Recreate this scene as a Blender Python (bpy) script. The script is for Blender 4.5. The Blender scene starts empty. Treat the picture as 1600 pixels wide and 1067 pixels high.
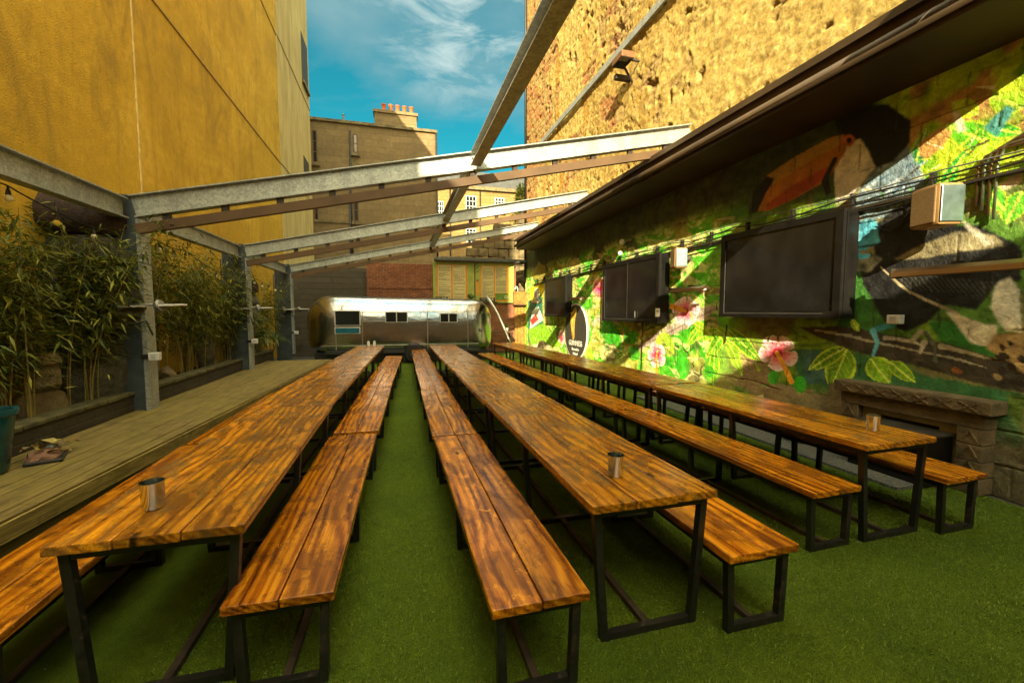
import bpy, bmesh, math, random
import numpy as np
from mathutils import Vector, Matrix
R = math.radians
random.seed(7); rng = np.random.default_rng(5)
scn = bpy.context.scene
# ------------------------------------------------------------------ camera, world, sun, exposure
CAM_H = 1.72; YAW = R(15.067); PITCH = R(3.988); F = 667.0
cd = bpy.data.cameras.new("camera"); cam = bpy.data.objects.new("camera", cd)
scn.collection.objects.link(cam); scn.camera = cam
cd.sensor_width = 36; cd.lens = 36 * F / 1600; cd.clip_start = 0.05; cd.clip_end = 800
cam.location = (0, 0, CAM_H); cam.rotation_euler = (math.pi / 2 - PITCH, 0, -YAW)
SUN = Vector((1.0, 2.5, -1.25)).normalized()           # direction the light travels
sl = bpy.data.lights.new("sun", 'SUN'); sl.energy = 4.8; sl.angle = R(0.53); sl.color = (1, .87, .58)
so = bpy.data.objects.new("sun", sl); scn.collection.objects.link(so)
so.rotation_euler = SUN.to_track_quat('-Z', 'Y').to_euler(); so.location = (-10, -20, 20)
w = bpy.data.worlds.new("World"); scn.world = w; w.use_nodes = True
wt = w.node_tree; wt.nodes.clear()
sky = wt.nodes.new('ShaderNodeTexSky'); sky.sky_type = 'NISHITA'; sky.sun_disc = False
sky.sun_elevation = math.asin(-SUN.z); sky.sun_rotation = math.atan2(-SUN.x, -SUN.y) % (2 * math.pi)
sky.dust_density = 1.0; sky.ozone_density = 1.0
tc = wt.nodes.new('ShaderNodeTexCoord'); mp = wt.nodes.new('ShaderNodeMapping')
mp.inputs['Rotation'].default_value = (0.5, 0.6, 0.3); mp.inputs['Scale'].default_value = (1.0, 1.0, 2.6)
wt.links.new(tc.outputs['Generated'], mp.inputs['Vector'])
n1 = wt.nodes.new('ShaderNodeTexNoise'); n1.inputs['Scale'].default_value = 2.6; n1.inputs['Detail'].default_value = 7
n1.inputs['Roughness'].default_value = .52; n1.inputs['Distortion'].default_value = .35
wt.links.new(mp.outputs[0], n1.inputs['Vector'])
rp = wt.nodes.new('ShaderNodeValToRGB'); rp.color_ramp.elements[0].position = .40; rp.color_ramp.elements[1].position = .66
rp.color_ramp.elements[0].color = (0, 0, 0, 1); rp.color_ramp.elements[1].color = (.85, .85, .85, 1)
wt.links.new(n1.outputs['Fac'], rp.inputs['Fac'])
tint = wt.nodes.new('ShaderNodeMix'); tint.data_type = 'RGBA'; tint.blend_type = 'MULTIPLY'; tint.inputs[0].default_value = 1
tint.inputs[7].default_value = (.035, .35, .29, 1)
wt.links.new(sky.outputs[0], tint.inputs[6])
cm = wt.nodes.new('ShaderNodeMix'); cm.data_type = 'RGBA'
wt.links.new(rp.outputs[0], cm.inputs[0]); wt.links.new(tint.outputs[2], cm.inputs[6]); cm.inputs[7].default_value = (.62, 1.12, 1.2, 1)
# one brighter wisp of cloud high in the north
wd0 = wt.nodes.new('ShaderNodeVectorMath'); wd0.operation = 'DOT_PRODUCT'; wt.links.new(tc.outputs['Generated'], wd0.inputs[0]); wd0.inputs[1].default_value = tuple(Vector((.135, .80, .585)).normalized())
wr = wt.nodes.new('ShaderNodeValToRGB'); wr.color_ramp.elements[0].position = .975; wr.color_ramp.elements[1].position = .9985; wt.links.new(wd0.outputs['Value'], wr.inputs['Fac'])
wm = wt.nodes.new('ShaderNodeMapping'); wm.inputs['Rotation'].default_value = (0, .65, 0); wm.inputs['Scale'].default_value = (1.0, 1, 3.2); wt.links.new(tc.outputs['Generated'], wm.inputs['Vector'])
wn = wt.nodes.new('ShaderNodeTexNoise'); wn.inputs['Scale'].default_value = 7; wn.inputs['Detail'].default_value = 8; wn.inputs['Roughness'].default_value = .62; wn.inputs['Distortion'].default_value = .5; wt.links.new(wm.outputs[0], wn.inputs['Vector'])
wq = wt.nodes.new('ShaderNodeValToRGB'); wq.color_ramp.elements[0].position = .46; wq.color_ramp.elements[1].position = .68; wt.links.new(wn.outputs['Fac'], wq.inputs['Fac'])
wx = wt.nodes.new('ShaderNodeMath'); wx.operation = 'MULTIPLY'; wt.links.new(wr.outputs[0], wx.inputs[0]); wt.links.new(wq.outputs[0], wx.inputs[1])
bg = wt.nodes.new('ShaderNodeBackground'); bg.inputs['Strength'].default_value = .13
wo = wt.nodes.new('ShaderNodeOutputWorld')
# unseen broken bright cloud added overhead and sunward as fill, teal sky north
dt = wt.nodes.new('ShaderNodeVectorMath'); dt.operation = 'DOT_PRODUCT'; wt.links.new(tc.outputs['Generated'], dt.inputs[0]); dt.inputs[1].default_value = (-.10, -.44, .89)
r2 = wt.nodes.new('ShaderNodeValToRGB'); r2.color_ramp.elements[0].position = .36; r2.color_ramp.elements[1].position = .72
wt.links.new(dt.outputs['Value'], r2.inputs['Fac'])
n2 = wt.nodes.new('ShaderNodeTexNoise'); n2.inputs['Scale'].default_value = 3.2; n2.inputs['Detail'].default_value = 6; wt.links.new(mp.outputs[0], n2.inputs['Vector'])
r3 = wt.nodes.new('ShaderNodeValToRGB'); r3.color_ramp.elements[0].position = .43; r3.color_ramp.elements[1].position = .56
r3.color_ramp.elements[0].color = (.8, 4.2, 5.2, 1); r3.color_ramp.elements[1].color = (25, 20.8, 11.6, 1)
wt.links.new(n2.outputs['Fac'], r3.inputs['Fac'])
c2 = wt.nodes.new('ShaderNodeMix'); c2.data_type = 'RGBA'; wt.links.new(r2.outputs[0], c2.inputs[0]); cw_ = wt.nodes.new('ShaderNodeMix'); cw_.data_type = 'RGBA'; wt.links.new(wx.outputs[0], cw_.inputs[0]); wt.links.new(cm.outputs[2], cw_.inputs[6]); cw_.inputs[7].default_value = (1.7, 2.05, 1.95, 1); wt.links.new(cw_.outputs[2], c2.inputs[6]); wt.links.new(r3.outputs[0], c2.inputs[7])
wt.links.new(c2.outputs[2], bg.inputs[0]); wt.links.new(bg.outputs[0], wo.inputs[0])
scn.view_settings.view_transform = 'Standard'; scn.view_settings.look = 'None'
scn.view_settings.exposure = 1.75; scn.view_settings.gamma = 1
# ------------------------------------------------------------------ measuring helpers (photo pixel -> plane in the place)
_fw = Vector((math.sin(YAW) * math.cos(PITCH), math.cos(YAW) * math.cos(PITCH), -math.sin(PITCH)))
_rt = Vector((math.cos(YAW), -math.sin(YAW), 0)); _up = _rt.cross(_fw)
def ray(x, y): return _rt * ((x - 800) / F) + _up * ((533.5 - y) / F) + _fw
def onX(x, y, X):
    d = ray(x, y); t = X / d.x; return Vector((X, d.y * t, CAM_H + d.z * t))
def onY(x, y, Y):
    d = ray(x, y); t = Y / d.y; return Vector((d.x * t, Y, CAM_H + d.z * t))
# ------------------------------------------------------------------ mesh helpers
class MB:
    def __init__(s): s.v = []; s.f = []; s.uv = None
    def add(s, vs, fs):
        n = len(s.v); s.v += [tuple(v) for v in vs]; s.f += [tuple(i + n for i in f) for f in fs]; return s
    def box(s, x0, x1, y0, y1, z0, z1, M=None):
        vs = [Vector((x, y, z)) for x in (x0, x1) for y in (y0, y1) for z in (z0, z1)]
        if M: vs = [M @ v for v in vs]
        return s.add(vs, [(0, 1, 3, 2), (4, 6, 7, 5), (0, 4, 5, 1), (2, 3, 7, 6), (0, 2, 6, 4), (1, 5, 7, 3)])
    def bbox(s, x0, x1, y0, y1, z0, z1, b=.004, M=None, jit=0, cuts=0):
        bm = bmesh.new(); bmesh.ops.create_cube(bm, size=1)
        for v in bm.verts: v.co = Vector(((x0 + x1) / 2 + v.co.x * (x1 - x0), (y0 + y1) / 2 + v.co.y * (y1 - y0), (z0 + z1) / 2 + v.co.z * (z1 - z0)))
        if cuts:
            bmesh.ops.subdivide_edges(bm, edges=bm.edges[:], cuts=cuts, use_grid_fill=True)
        if jit:
            for v in bm.verts: v.co += Vector((random.uniform(-jit, jit), random.uniform(-jit, jit), random.uniform(-jit, jit)))
        bmesh.ops.bevel(bm, geom=[e for e in bm.edges if e.calc_face_angle(0) > .8], offset=b, segments=2, affect='EDGES', profile=.5)
        if M: bmesh.ops.transform(bm, matrix=M, verts=bm.verts)
        bm.verts.index_update(); s.add([v.co for v in bm.verts], [[v.index for v in f.verts] for f in bm.faces]); bm.free(); return s
    def tube(s, pts, r, n=8, cap=True, r1=None):
        pts = [Vector(p) for p in pts]; m = len(pts); rings = []; 
        t0 = (pts[1] - pts[0]).normalized(); up = Vector((0, 0, 1)) if abs(t0.z) < .9 else Vector((1, 0, 0))
        a = t0.cross(up).normalized()
        for i, p in enumerate(pts):
            t = (pts[min(i + 1, m - 1)] - pts[max(i - 1, 0)]).normalized()
            a = (a - t * a.dot(t)).normalized(); b = t.cross(a)
            rr = r if r1 is None else r + (r1 - r) * i / (m - 1)
            rings.append([p + (a * math.cos(k * 2 * math.pi / n) + b * math.sin(k * 2 * math.pi / n)) * rr for k in range(n)])
        vs = [v for q in rings for v in q]
        fs = [(i * n + k, i * n + (k + 1) % n, (i + 1) * n + (k + 1) % n, (i + 1) * n + k) for i in range(m - 1) for k in range(n)]
        if cap: fs += [tuple(range(n))[::-1], tuple((m - 1) * n + k for k in range(n))]
        return s.add(vs, fs)
    def lathe(s, prof, c=(0, 0, 0), n=20, M=None):
        c = Vector(c); vs = []
        for r_, z in prof:
            for k in range(n):
                p = Vector((r_ * math.cos(2 * math.pi * k / n), r_ * math.sin(2 * math.pi * k / n), z))
                vs.append((M @ p if M else p) + c)
        m = len(prof)
        return s.add(vs, [(i * n + k, i * n + (k + 1) % n, (i + 1) * n + (k + 1) % n, (i + 1) * n + k) for i in range(m - 1) for k in range(n)])
    def prism(s, poly, axis, a, b):
        """poly of 2d points extruded along axis from a to b"""
        def mk(p, t):
            return {'x': (t, p[0], p[1]), 'y': (p[0], t, p[1]), 'z': (p[0], p[1], t)}[axis]
        n = len(poly)
        return s.add([mk(p, a) for p in poly] + [mk(p, b) for p in poly],
                     [tuple(range(n)), tuple(range(2 * n - 1, n - 1, -1))] + [(i, (i + 1) % n, n + (i + 1) % n, n + i) for i in range(n)])
    def beam(s, p, q, wd, ht, up=(0, 0, 1)):
        p = Vector(p); q = Vector(q); t = (q - p); L = t.length; t.normalize(); sd = t.cross(Vector(up)).normalized(); u = sd.cross(t)
        M = Matrix((( *sd, 0), (*t, 0), (*u, 0), (0, 0, 0, 1))).transposed(); M.translation = p
        return s.box(-wd / 2, wd / 2, 0, L, -ht / 2, ht / 2, M)
    def build(s, name, m, parent=None, smooth=False, loc=None):
        me = bpy.data.meshes.new(name); me.from_pydata(s.v, [], s.f); me.update()
        bm = bmesh.new(); bm.from_mesh(me); bmesh.ops.recalc_face_normals(bm, faces=bm.faces); bm.to_mesh(me); bm.free()
        if smooth:
            for p in me.polygons: p.use_smooth = True
            if smooth != True: me.set_sharp_from_angle(angle=R(smooth))
        o = bpy.data.objects.new(name, me); scn.collection.objects.link(o)
        if m: me.materials.append(m)
        if parent: o.parent = parent; 
        if loc: o.location = loc
        return o
def tag(o, label=None, cat=None, group=None, kind=None):
    if label: o['label'] = label
    if cat: o['category'] = cat
    if group: o['group'] = group
    if kind: o['kind'] = kind
    return o
def thing(name, label, cat, loc=(0, 0, 0), rz=0, group=None):
    o = bpy.data.objects.new(name, None); scn.collection.objects.link(o); o.location = loc; o.rotation_euler = (0, 0, rz)
    o.empty_display_size = .1
    return tag(o, label, cat, group)
def local(o, parent):      # mesh was built in world coordinates: hang it on a parent that stands elsewhere
    o.parent = parent; o.matrix_parent_inverse = Matrix.Translation(-Vector(parent.location)); return o
def copy_tree(o, parent=None):
    c = o.copy(); scn.collection.objects.link(c); c.parent = parent
    for ch in [x for x in scn.objects if x.parent == o]: copy_tree(ch, c)
    return c
# ------------------------------------------------------------------ materials
class NT:
    def __init__(s, name):
        s.m = bpy.data.materials.new(name); s.m.use_nodes = True; s.t = s.m.node_tree; s.b = s.t.nodes['Principled BSDF']
    def n(s, ty, **k):
        nd = s.t.nodes.new('ShaderNode' + ty)
        for a, v in k.items():
            if a in ('op',): nd.operation = v
            elif a.startswith('i_'):
                key = a[2:]; key = int(key) if key.isdigit() else key.replace('_', ' ')
                if hasattr(v, 'is_output'): s.t.links.new(v, nd.inputs[key])
                else: nd.inputs[key].default_value = v
            else: setattr(nd, a, v)
        return nd
    def co(s, kind='Object', scale=(1, 1, 1), rot=(0, 0, 0), off=None):
        t = s.n('TexCoord'); src = t.outputs[kind]
        if off is not None: src = s.n('VectorMath', op='ADD', i_0=src, i_1=off).outputs[0]
        return s.n('Mapping', i_Vector=src, i_Scale=scale, i_Rotation=rot).outputs[0]
    def noise(s, vec, sc, det=5, ro=.55, dist=0):
        return s.n('TexNoise', i_Vector=vec, i_Scale=sc, i_Detail=det, i_Roughness=ro, i_Distortion=dist).outputs['Fac']
    def ramp(s, fac, stops):
        r = s.n('ValToRGB', i_Fac=fac); el = r.color_ramp.elements
        while len(el) < len(stops): el.new(.5)
        for e, (p, c) in zip(el, stops):
            e.position = p; e.color = (c, c, c, 1) if isinstance(c, (int, float)) else (*c, 1)
        return r.outputs[0]
    def mix(s, fac, a, b, mode='MIX'):
        x = s.n('Mix', data_type='RGBA', blend_type=mode)
        for i, v in ((0, fac), (6, a), (7, b)):
            if hasattr(v, 'is_output'): s.t.links.new(v, x.inputs[i])
            else: x.inputs[i].default_value = v if i == 0 else (*v, 1)
        return x.outputs[2]
    def out(s, col=None, rough=None, metal=None, bump=None, bd=.01, bs=1.0, spec=None, **k):
        for nm, v in (('Base Color', col), ('Roughness', rough), ('Metallic', metal), ('Specular IOR Level', spec)):
            if v is None: continue
            if hasattr(v, 'is_output'): s.t.links.new(v, s.b.inputs[nm])
            else: s.b.inputs[nm].default_value = (*v, 1) if nm == 'Base Color' else v
        if bump is not None:
            bn = s.n('Bump', i_Height=bump, i_Distance=bd, i_Strength=bs); s.t.links.new(bn.outputs[0], s.b.inputs['Normal'])
        for a, v in k.items(): s.b.inputs[a.replace('_', ' ')].default_value = v
        return s.m
def plain(name, col, rough=.6, metal=0, var=.25, sc=8, bd=.002, **k):
    t = NT(name); v = t.co(); f = t.noise(v, sc)
    dark = tuple(c * (1 - var) for c in col); lite = tuple(min(1, c * (1 + var)) for c in col)
    return t.out(t.ramp(f, [(.3, dark), (.7, lite)]), rough, metal, bump=t.noise(v, sc * 6, 3), bd=bd, **k)
def wood(name, lo, mid, hi, rough=.3, worn=None, bleach=0.0, spec=.5):
    t = NT(name); geo = t.n('NewGeometry'); oi = t.n('ObjectInfo')
    rnd = t.n('Math', op='MULTIPLY_ADD', i_0=geo.outputs['Random Per Island'], i_1=31.0, i_2=t.n('Math', op='MULTIPLY', i_0=oi.outputs['Random'], i_1=57.0).outputs[0]).outputs[0]
    off = t.n('CombineXYZ', i_X=rnd, i_Y=rnd, i_Z=rnd).outputs[0]
    v = t.co('Object', off=off)
    def sc(x, y, z): return t.n('Mapping', i_Vector=v, i_Scale=(x, y, z)).outputs[0]
    grain = t.noise(sc(34, .75, 34), 1.6, 7, .62, .35)           # long fibres
    fine = t.noise(sc(120, 2.5, 120), 2, 3, .6)
    band = t.noise(sc(9, .22, 9), 1.5, 4, .55, .5)               # broad straight growth bands
    warp = t.n('VectorMath', op='ADD', i_0=sc(1.6, .16, 2.2), i_1=t.n('VectorMath', op='SCALE', i_0=t.n('TexNoise', i_Vector=sc(2.0, .5, 2.0), i_Scale=1.0, i_Detail=2).outputs['Color'], i_Scale=.5).outputs[0]).outputs[0]
    wv = t.n('TexWave', wave_type='RINGS', rings_direction='Y', i_Vector=warp, i_Scale=5.0, i_Distortion=2.0, i_Detail=3, i_Detail_Scale=1.6, i_Detail_Roughness=.6).outputs['Fac']
    patch = t.noise(sc(2.6, 1.6, 3), 1.5, 8, .72, .5)            # varnish worn in patches
    blot = t.noise(sc(9, 4.5, 9), 1.6, 7, .74, .7)
    g = t.mix(.16, t.mix(.5, grain, band, 'MIX'), wv, 'MIX')
    col = t.ramp(g, [(.31, lo), (.46, mid), (.62, hi)])
    col = t.mix(t.ramp(patch, [(.47, 0.0), (.57, .72)]), col, t.ramp(g, [(.35, tuple(c * .45 for c in lo)), (.62, tuple(c * .55 for c in mid))]), 'MIX')
    col = t.mix(t.ramp(blot, [(.57, 0.0), (.64, .55)]), col, tuple(c * .6 for c in lo))
    col = t.mix(t.ramp(blot, [(.34, .7), (.41, 0.0)]), col, tuple(min(1, c * 1.2) for c in hi))
    if worn: col = t.mix(t.ramp(t.noise(sc(4, 1.8, 4), 2.0, 8, .75, .6), [(.50, 0.0), (.60, .62)]), col, worn)
    # knots
    vo = t.n('TexVoronoi', i_Vector=sc(4.2, 1.5, .4), i_Scale=1.0, i_Randomness=1.0)
    kn = t.ramp(vo.outputs['Distance'], [(.035, 1.0), (.085, 0.0)])
    col = t.mix(kn, col, tuple(c * .3 for c in lo))
    col = t.mix(t.ramp(fine, [(.35, .5), (.5, 0.0)]), col, tuple(c * .35 for c in lo))
    jit = t.n('HueSaturation', i_Color=col, i_Value=t.n('MapRange', i_Value=t.n('Math', op='FRACT', i_0=rnd).outputs[0], i_3=.78, i_4=1.18).outputs[0])
    rg = t.ramp(patch, [(.3, max(rough - .12, .12)), (.75, rough + .2)])
    return t.out(jit.outputs[0], rg, bump=t.mix(.5, grain, fine), bd=.0012, spec=spec)
def stone_mat(name, c1, c2, bw, bh, joint=.012, big=None, rough=.9, stain=.5, axis='xz', bd=.02, mortar=None, sq=None):
    t = NT(name); tcn = t.n('TexCoord'); sx = t.n('SeparateXYZ', i_Vector=tcn.outputs['Object'])
    h = {'xz': 'X', 'yz': 'Y'}[axis]
    uv = t.n('CombineXYZ', i_X=sx.outputs[h], i_Y=sx.outputs['Z']).outputs[0]
    wob = t.n('TexNoise', i_Vector=uv, i_Scale=1.6, i_Detail=3)
    uvd = t.n('VectorMath', op='ADD', i_0=uv, i_1=t.n('VectorMath', op='SCALE', i_0=wob.outputs['Color'], i_Scale=bh * .25).outputs[0]).outputs[0]
    br = t.n('TexBrick', i_Vector=uvd, i_Scale=1.0, i_Mortar_Size=joint, i_Mortar_Smooth=.4, i_Brick_Width=bw, i_Row_Height=bh, i_Color1=(*c1, 1), i_Color2=(*c2, 1), i_Mortar=(*(mortar or tuple(c * .45 for c in c1)), 1))
    v3 = tcn.outputs['Object']
    n = t.noise(v3, .55, 6, .65); n2 = t.noise(v3, 5, 6, .7); n3 = t.noise(v3, 30, 4, .6)
    col = t.mix(t.ramp(n, [(.35, 0.0), (.7, stain)]), br.outputs[0], tuple(c * .45 for c in c1))
    col = t.mix(t.ramp(n2, [(.4, .55), (.7, 0.0)]), col, tuple(c * .6 for c in c2))
    hgt = t.mix(.5, t.mix(.4, br.outputs['Fac'], n2, 'SUBTRACT'), n3)
    inv = t.n('Math', op='SUBTRACT', i_0=n2, i_1=t.n('Math', op='MULTIPLY', i_0=br.outputs['Fac'], i_1=.6).outputs[0]).outputs[0]
    return t.out(col, rough, bump=t.n('Math', op='MULTIPLY_ADD', i_0=n3, i_1=.35, i_2=inv).outputs[0], bd=bd)
def glossmetal(name, col, rough, sc=6, bd=.01, var=.1):
    t = NT(name); v = t.co(); n = t.noise(v, sc, 2, .5)
    f = t.noise(v, sc * 5, 5, .7)
    return t.out(t.ramp(f, [(.3, tuple(c * (1 - var) for c in col)), (.7, col)]), t.ramp(f, [(.3, rough), (.7, rough + .1)]), 1.0, bump=n, bd=bd)
M = {}
M['table'] = wood('table_wood', (.09, .025, .003), (.37, .125, .006), (.66, .275, .012), .20, worn=(.13, .08, .026))
M['bench'] = wood('bench_wood', (.10, .020, .002), (.38, .112, .004), (.68, .265, .010), .19)
def blackpaint():
    t = NT('black_paint'); v = t.co(); n = t.noise(v, 9, 7, .72, .4); e = t.noise(v, 30, 4, .6)
    return t.out(t.mix(t.ramp(n, [(.60, 0.0), (.66, .8)]), t.ramp(e, [(.3, (.006, .006, .005)), (.7, (.018, .016, .014))]), (.10, .05, .02)), t.ramp(n, [(.5, .38), (.66, .75)]), bump=n, bd=.002)
M['steelblack'] = blackpaint()
M['rust'] = plain('rusty_steel', (.042, .028, .018), .7, .2, .7, 10)
M['chrome'] = glossmetal('polished_steel', (.62, .68, .72), .09, 14, .0008)
def galv(name, base=(.40, .41, .37), yl=.5):
    t = NT(name); v = t.co(); vo = t.n('TexVoronoi', i_Vector=v, i_Scale=42.0).outputs['Color']
    bw = t.n('SeparateXYZ', i_Vector=vo).outputs['X']
    c = t.ramp(bw, [(0.0, tuple(x * .72 for x in base)), (1.0, tuple(min(1, x * 1.2) for x in base))])
    st = t.noise(t.co(scale=(1.5, 1.5, .35)), 4, 6, .65)
    c = t.mix(t.ramp(st, [(.42, 0.0), (.75, .65)]), c, tuple(x * .42 for x in base))
    return t.out(c, .52, .45, bump=t.noise(v, 60, 3), bd=.0015)
M['galv'] = galv('galvanised_steel')
M['bluesteel'] = plain('blue_grey_painted_steel', (.062, .074, .078), .5, .3, .35, 5)
M['timber'] = plain('rafter_timber', (.095, .05, .018), .7, 0, .22, 3, .002)
def render_wall():
    t = NT('ochre_render'); v = t.co(); tcn = t.n('TexCoord')
    a = t.noise(t.co(scale=(1, .5, 1)), .55, 8, .66, .8); b = t.noise(t.co(scale=(1, .9, .42)), 1.5, 9, .74, 1.0); c = t.noise(v, 8, 6, .68); d = t.noise(t.co(scale=(1, 3.0, .16)), 1.5, 6, .7, .3)
    col = t.ramp(a, [(.28, (.38, .225, .016)), (.5, (.54, .32, .022)), (.70, (.66, .42, .045))])
    col = t.mix(t.ramp(b, [(.50, 0.0), (.64, .62)]), col, (.26, .155, .026))
    col = t.mix(t.ramp(b, [(.34, .5), (.45, 0.0)]), col, (.66, .41, .06))
    col = t.mix(t.ramp(d, [(.55, 0.0), (.70, .45)]), col, (.26, .17, .03))
    col = t.mix(t.ramp(c, [(.35, .4), (.6, 0.0)]), col, (.33, .20, .02))
    return t.out(col, .88, bump=t.n('Math', op='ADD', i_0=b, i_1=t.noise(v, 45, 4)).outputs[0], bd=.012, spec=.2)
M['ochre'] = render_wall()
def render_pale():
    t = NT('pale_render'); b = t.noise(t.co(scale=(1, 1.2, .3)), 1.6, 7, .65, .6)
    return t.out(t.ramp(b, [(.3, (.34, .25, .085)), (.7, (.54, .42, .17))]), .88, bump=t.noise(t.co(), 40, 4), bd=.008, spec=.2)
M['pale'] = render_pale()
def harl():
    t = NT('rough_cast_wall'); v = t.co()
    big = t.noise(t.co(scale=(1, .6, 1)), .5, 6, .65, .8); md = t.noise(v, 3.2, 6, .7, .8); sm = t.noise(v, 22, 6, .7, .3)
    vo = t.n('TexVoronoi', i_Vector=v, i_Scale=24.0).outputs['Distance']
    col = t.ramp(sm, [(.3, (.17, .095, .022)), (.47, (.46, .30, .085)), (.68, (.66, .48, .17))])
    col = t.mix(t.ramp(big, [(.42, 0.0), (.66, .6)]), col, (.40, .20, .035))
    col = t.mix(t.ramp(md, [(.58, 0.0), (.7, .6)]), col, (.20, .13, .06))
    h = t.n('Math', op='MULTIPLY_ADD', i_0=md, i_1=1.6, i_2=t.n('Math', op='MULTIPLY_ADD', i_0=vo, i_1=-.35, i_2=sm).outputs[0]).outputs[0]
    return t.out(col, .95, bump=h, bd=.05, spec=.1)
M['harl'] = harl()
M['sand'] = stone_mat('sandstone', (.33, .225, .10), (.22, .145, .06), .85, .38, .012, stain=.85, bd=.015, mortar=(.14, .09, .045))
M['sandlit'] = stone_mat('honey_sandstone', (.36, .22, .065), (.27, .15, .04), .9, .35, .012, stain=.2)
M['brick'] = stone_mat('red_brick', (.40, .12, .04), (.20, .06, .025), .235, .085, .014, stain=.5, bd=.015, mortar=(.30, .22, .14))
M['brickdark'] = stone_mat('mossy_brick', (.055, .040, .014), (.035, .024, .009), .30, .10, .012, stain=.6, axis='yz', mortar=(.06, .055, .02))
M['slate'] = plain('roof_slate', (.045, .042, .036), .8, 0, .5, 3, .01)
M['stone'] = plain('weathered_stone', (.16, .12, .055), .92, 0, .5, 5, .02)
M['stonegrey'] = plain('grey_stone', (.07, .066, .04), .92, 0, .6, 7, .03)
M['rubble'] = plain('pale_rubble', (.34, .25, .12), .92, 0, .45, 5, .02)
M['terracotta'] = plain('terracotta', (.50, .10, .015), .8, 0, .2, 6)
M['awning'] = plain('brown_sheet_metal', (.050, .030, .012), .55, .2, .35, 1.5, .003)
M['black'] = plain('black_cabinet', (.008, .007, .006), .35, 0, .4, 6, spec=.25)
M['screen'] = plain('dusty_screen', (.010, .009, .008), .12, 0, .5, 2, .0004, spec=.35)
M['white'] = plain('white_plastic', (.62, .60, .56), .45, 0, .08, 6, .0005)
M['greymetal'] = plain('grey_metal', (.20, .20, .18), .5, .5, .25, 7)
M['cable'] = plain('black_cable', (.012, .011, .010), .5, 0, .2, 9)
M['copper'] = glossmetal('copper_pipe', (.30, .19, .10), .38, 8, .001)
M['trunking'] = plain('dark_trunking', (.05, .04, .025), .45, .4, .4, 8)
M['orangewood'] = wood('orange_door_wood', (.20, .075, .008), (.40, .17, .02), (.52, .25, .04), .5)
M['teal'] = plain('glazed_teal', (.01, .07, .085), .2, 0, .35, 5, .001)
M['soil'] = plain('soil', (.028, .020, .010), .95, 0, .6, 9, .03)
M['glassdark'] = plain('dark_glass', (.016, .02, .02), .06, 0, .3, 2, .0)
M['blueglass'] = plain('blue_glass', (.02, .13, .2), .08, 0, .3, 2, .0)
M['bulb'] = NT('bulb_glass').out((.85, .8, .6), .12, 0)
M['amber'] = NT('amber_bulb').out((.75, .5, .06), .15, 0)
M['paper'] = plain('menu_paper', (.56, .47, .22), .7, 0, .07, 4, .0)
M['menugreen'] = plain('menu_green', (.30, .34, .07), .7, 0, .15, 5, .0)
M['menuorange'] = plain('menu_orange', (.62, .24, .02), .7, 0, .15, 5, .0)
M['ink'] = plain('dark_ink', (.035, .03, .02), .7, 0, .1, 5, .0)
M['textgrey'] = plain('menu_text', (.09, .075, .04), .7, 0, .1, 5, .0)
M['signwhite'] = plain('sign_white', (.72, .68, .58), .6, 0, .1, 8, .0)
M['signgold'] = plain('sign_gold', (.62, .40, .06), .5, 0, .35, 30, .001)
M['rock'] = M['stone']
def deckmat(name='deck_board', k=1.0):
    t = NT(name); v = t.co(); g = t.noise(t.co(scale=(20, 1.0, 20)), 2, 6, .6, .3); a = t.noise(v, .9, 5, .6, .5)
    geo = t.n('NewGeometry').outputs['Random Per Island']
    col = t.ramp(g, [(.25, (.07 * k, .045 * k, .014 * k)), (.5, (.17 * k, .12 * k, .034 * k)), (.72, (.29 * k, .215 * k, .065 * k))])
    col = t.mix(t.ramp(a, [(.40, 0.0), (.68, .6)]), col, (.14 * k, .12 * k, .014 * k)); col = t.mix(t.ramp(t.noise(v, 5, 6, .7, .5), [(.5, 0.0), (.66, .6)]), col, (.07, .05, .015))
    col = t.mix(t.ramp(geo, [(0.0, .28), (1.0, 0.0)]), col, (.06, .045, .02))
    return t.out(col, .8, bump=g, bd=.003, spec=.3)
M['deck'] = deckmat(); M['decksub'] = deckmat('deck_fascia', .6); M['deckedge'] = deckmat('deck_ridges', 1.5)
def turfmat():
    t = NT('artificial_turf'); v = t.co(); a = t.noise(v, 170, 3, .7); b = t.noise(v, 1.1, 5, .6); c = t.noise(v, 14, 4, .6)
    col = t.ramp(a, [(.3, (.022, .036, .002)), (.5, (.085, .125, .004)), (.72, (.18, .235, .010))])
    sp = t.n('TexVoronoi', i_Vector=v, i_Scale=5.0).outputs['Distance']
    col = t.mix(t.ramp(b, [(.35, .5), (.65, 0.0)]), col, (.028, .055, .004))
    col = t.mix(t.ramp(c, [(.35, .35), (.6, 0.0)]), col, (.03, .06, .004))
    col = t.mix(t.ramp(sp, [(.016, 1.0), (.022, 0.0)]), col, (.6, .6, .5))
    return t.out(col, .9, bump=a, bd=.012, spec=.15)
M['turf'] = turfmat()
def leafmat(name, c1, c2, c3, tr=.25):
    t = NT(name); geo = t.n('NewGeometry').outputs['Random Per Island']
    col = t.ramp(geo, [(0.0, c1), (.6, c2), (1.0, c3)])
    d = t.n('BsdfTranslucent', i_Color=col); mx = t.n('MixShader', i_Fac=tr)
    t.out(col, .5, spec=.3)
    o = t.t.nodes['Material Output']; t.t.links.new(t.b.outputs[0], mx.inputs[1]); t.t.links.new(d.outputs[0], mx.inputs[2]); t.t.links.new(mx.outputs[0], o.inputs[0])
    return t.m
M['bambooleaf'] = leafmat('bamboo_leaf', (.035, .055, .005), (.10, .12, .010), (.30, .28, .03), .35)
M['palmleaf'] = leafmat('palm_leaf', (.05, .08, .015), (.10, .14, .025), (.22, .25, .07))
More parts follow.
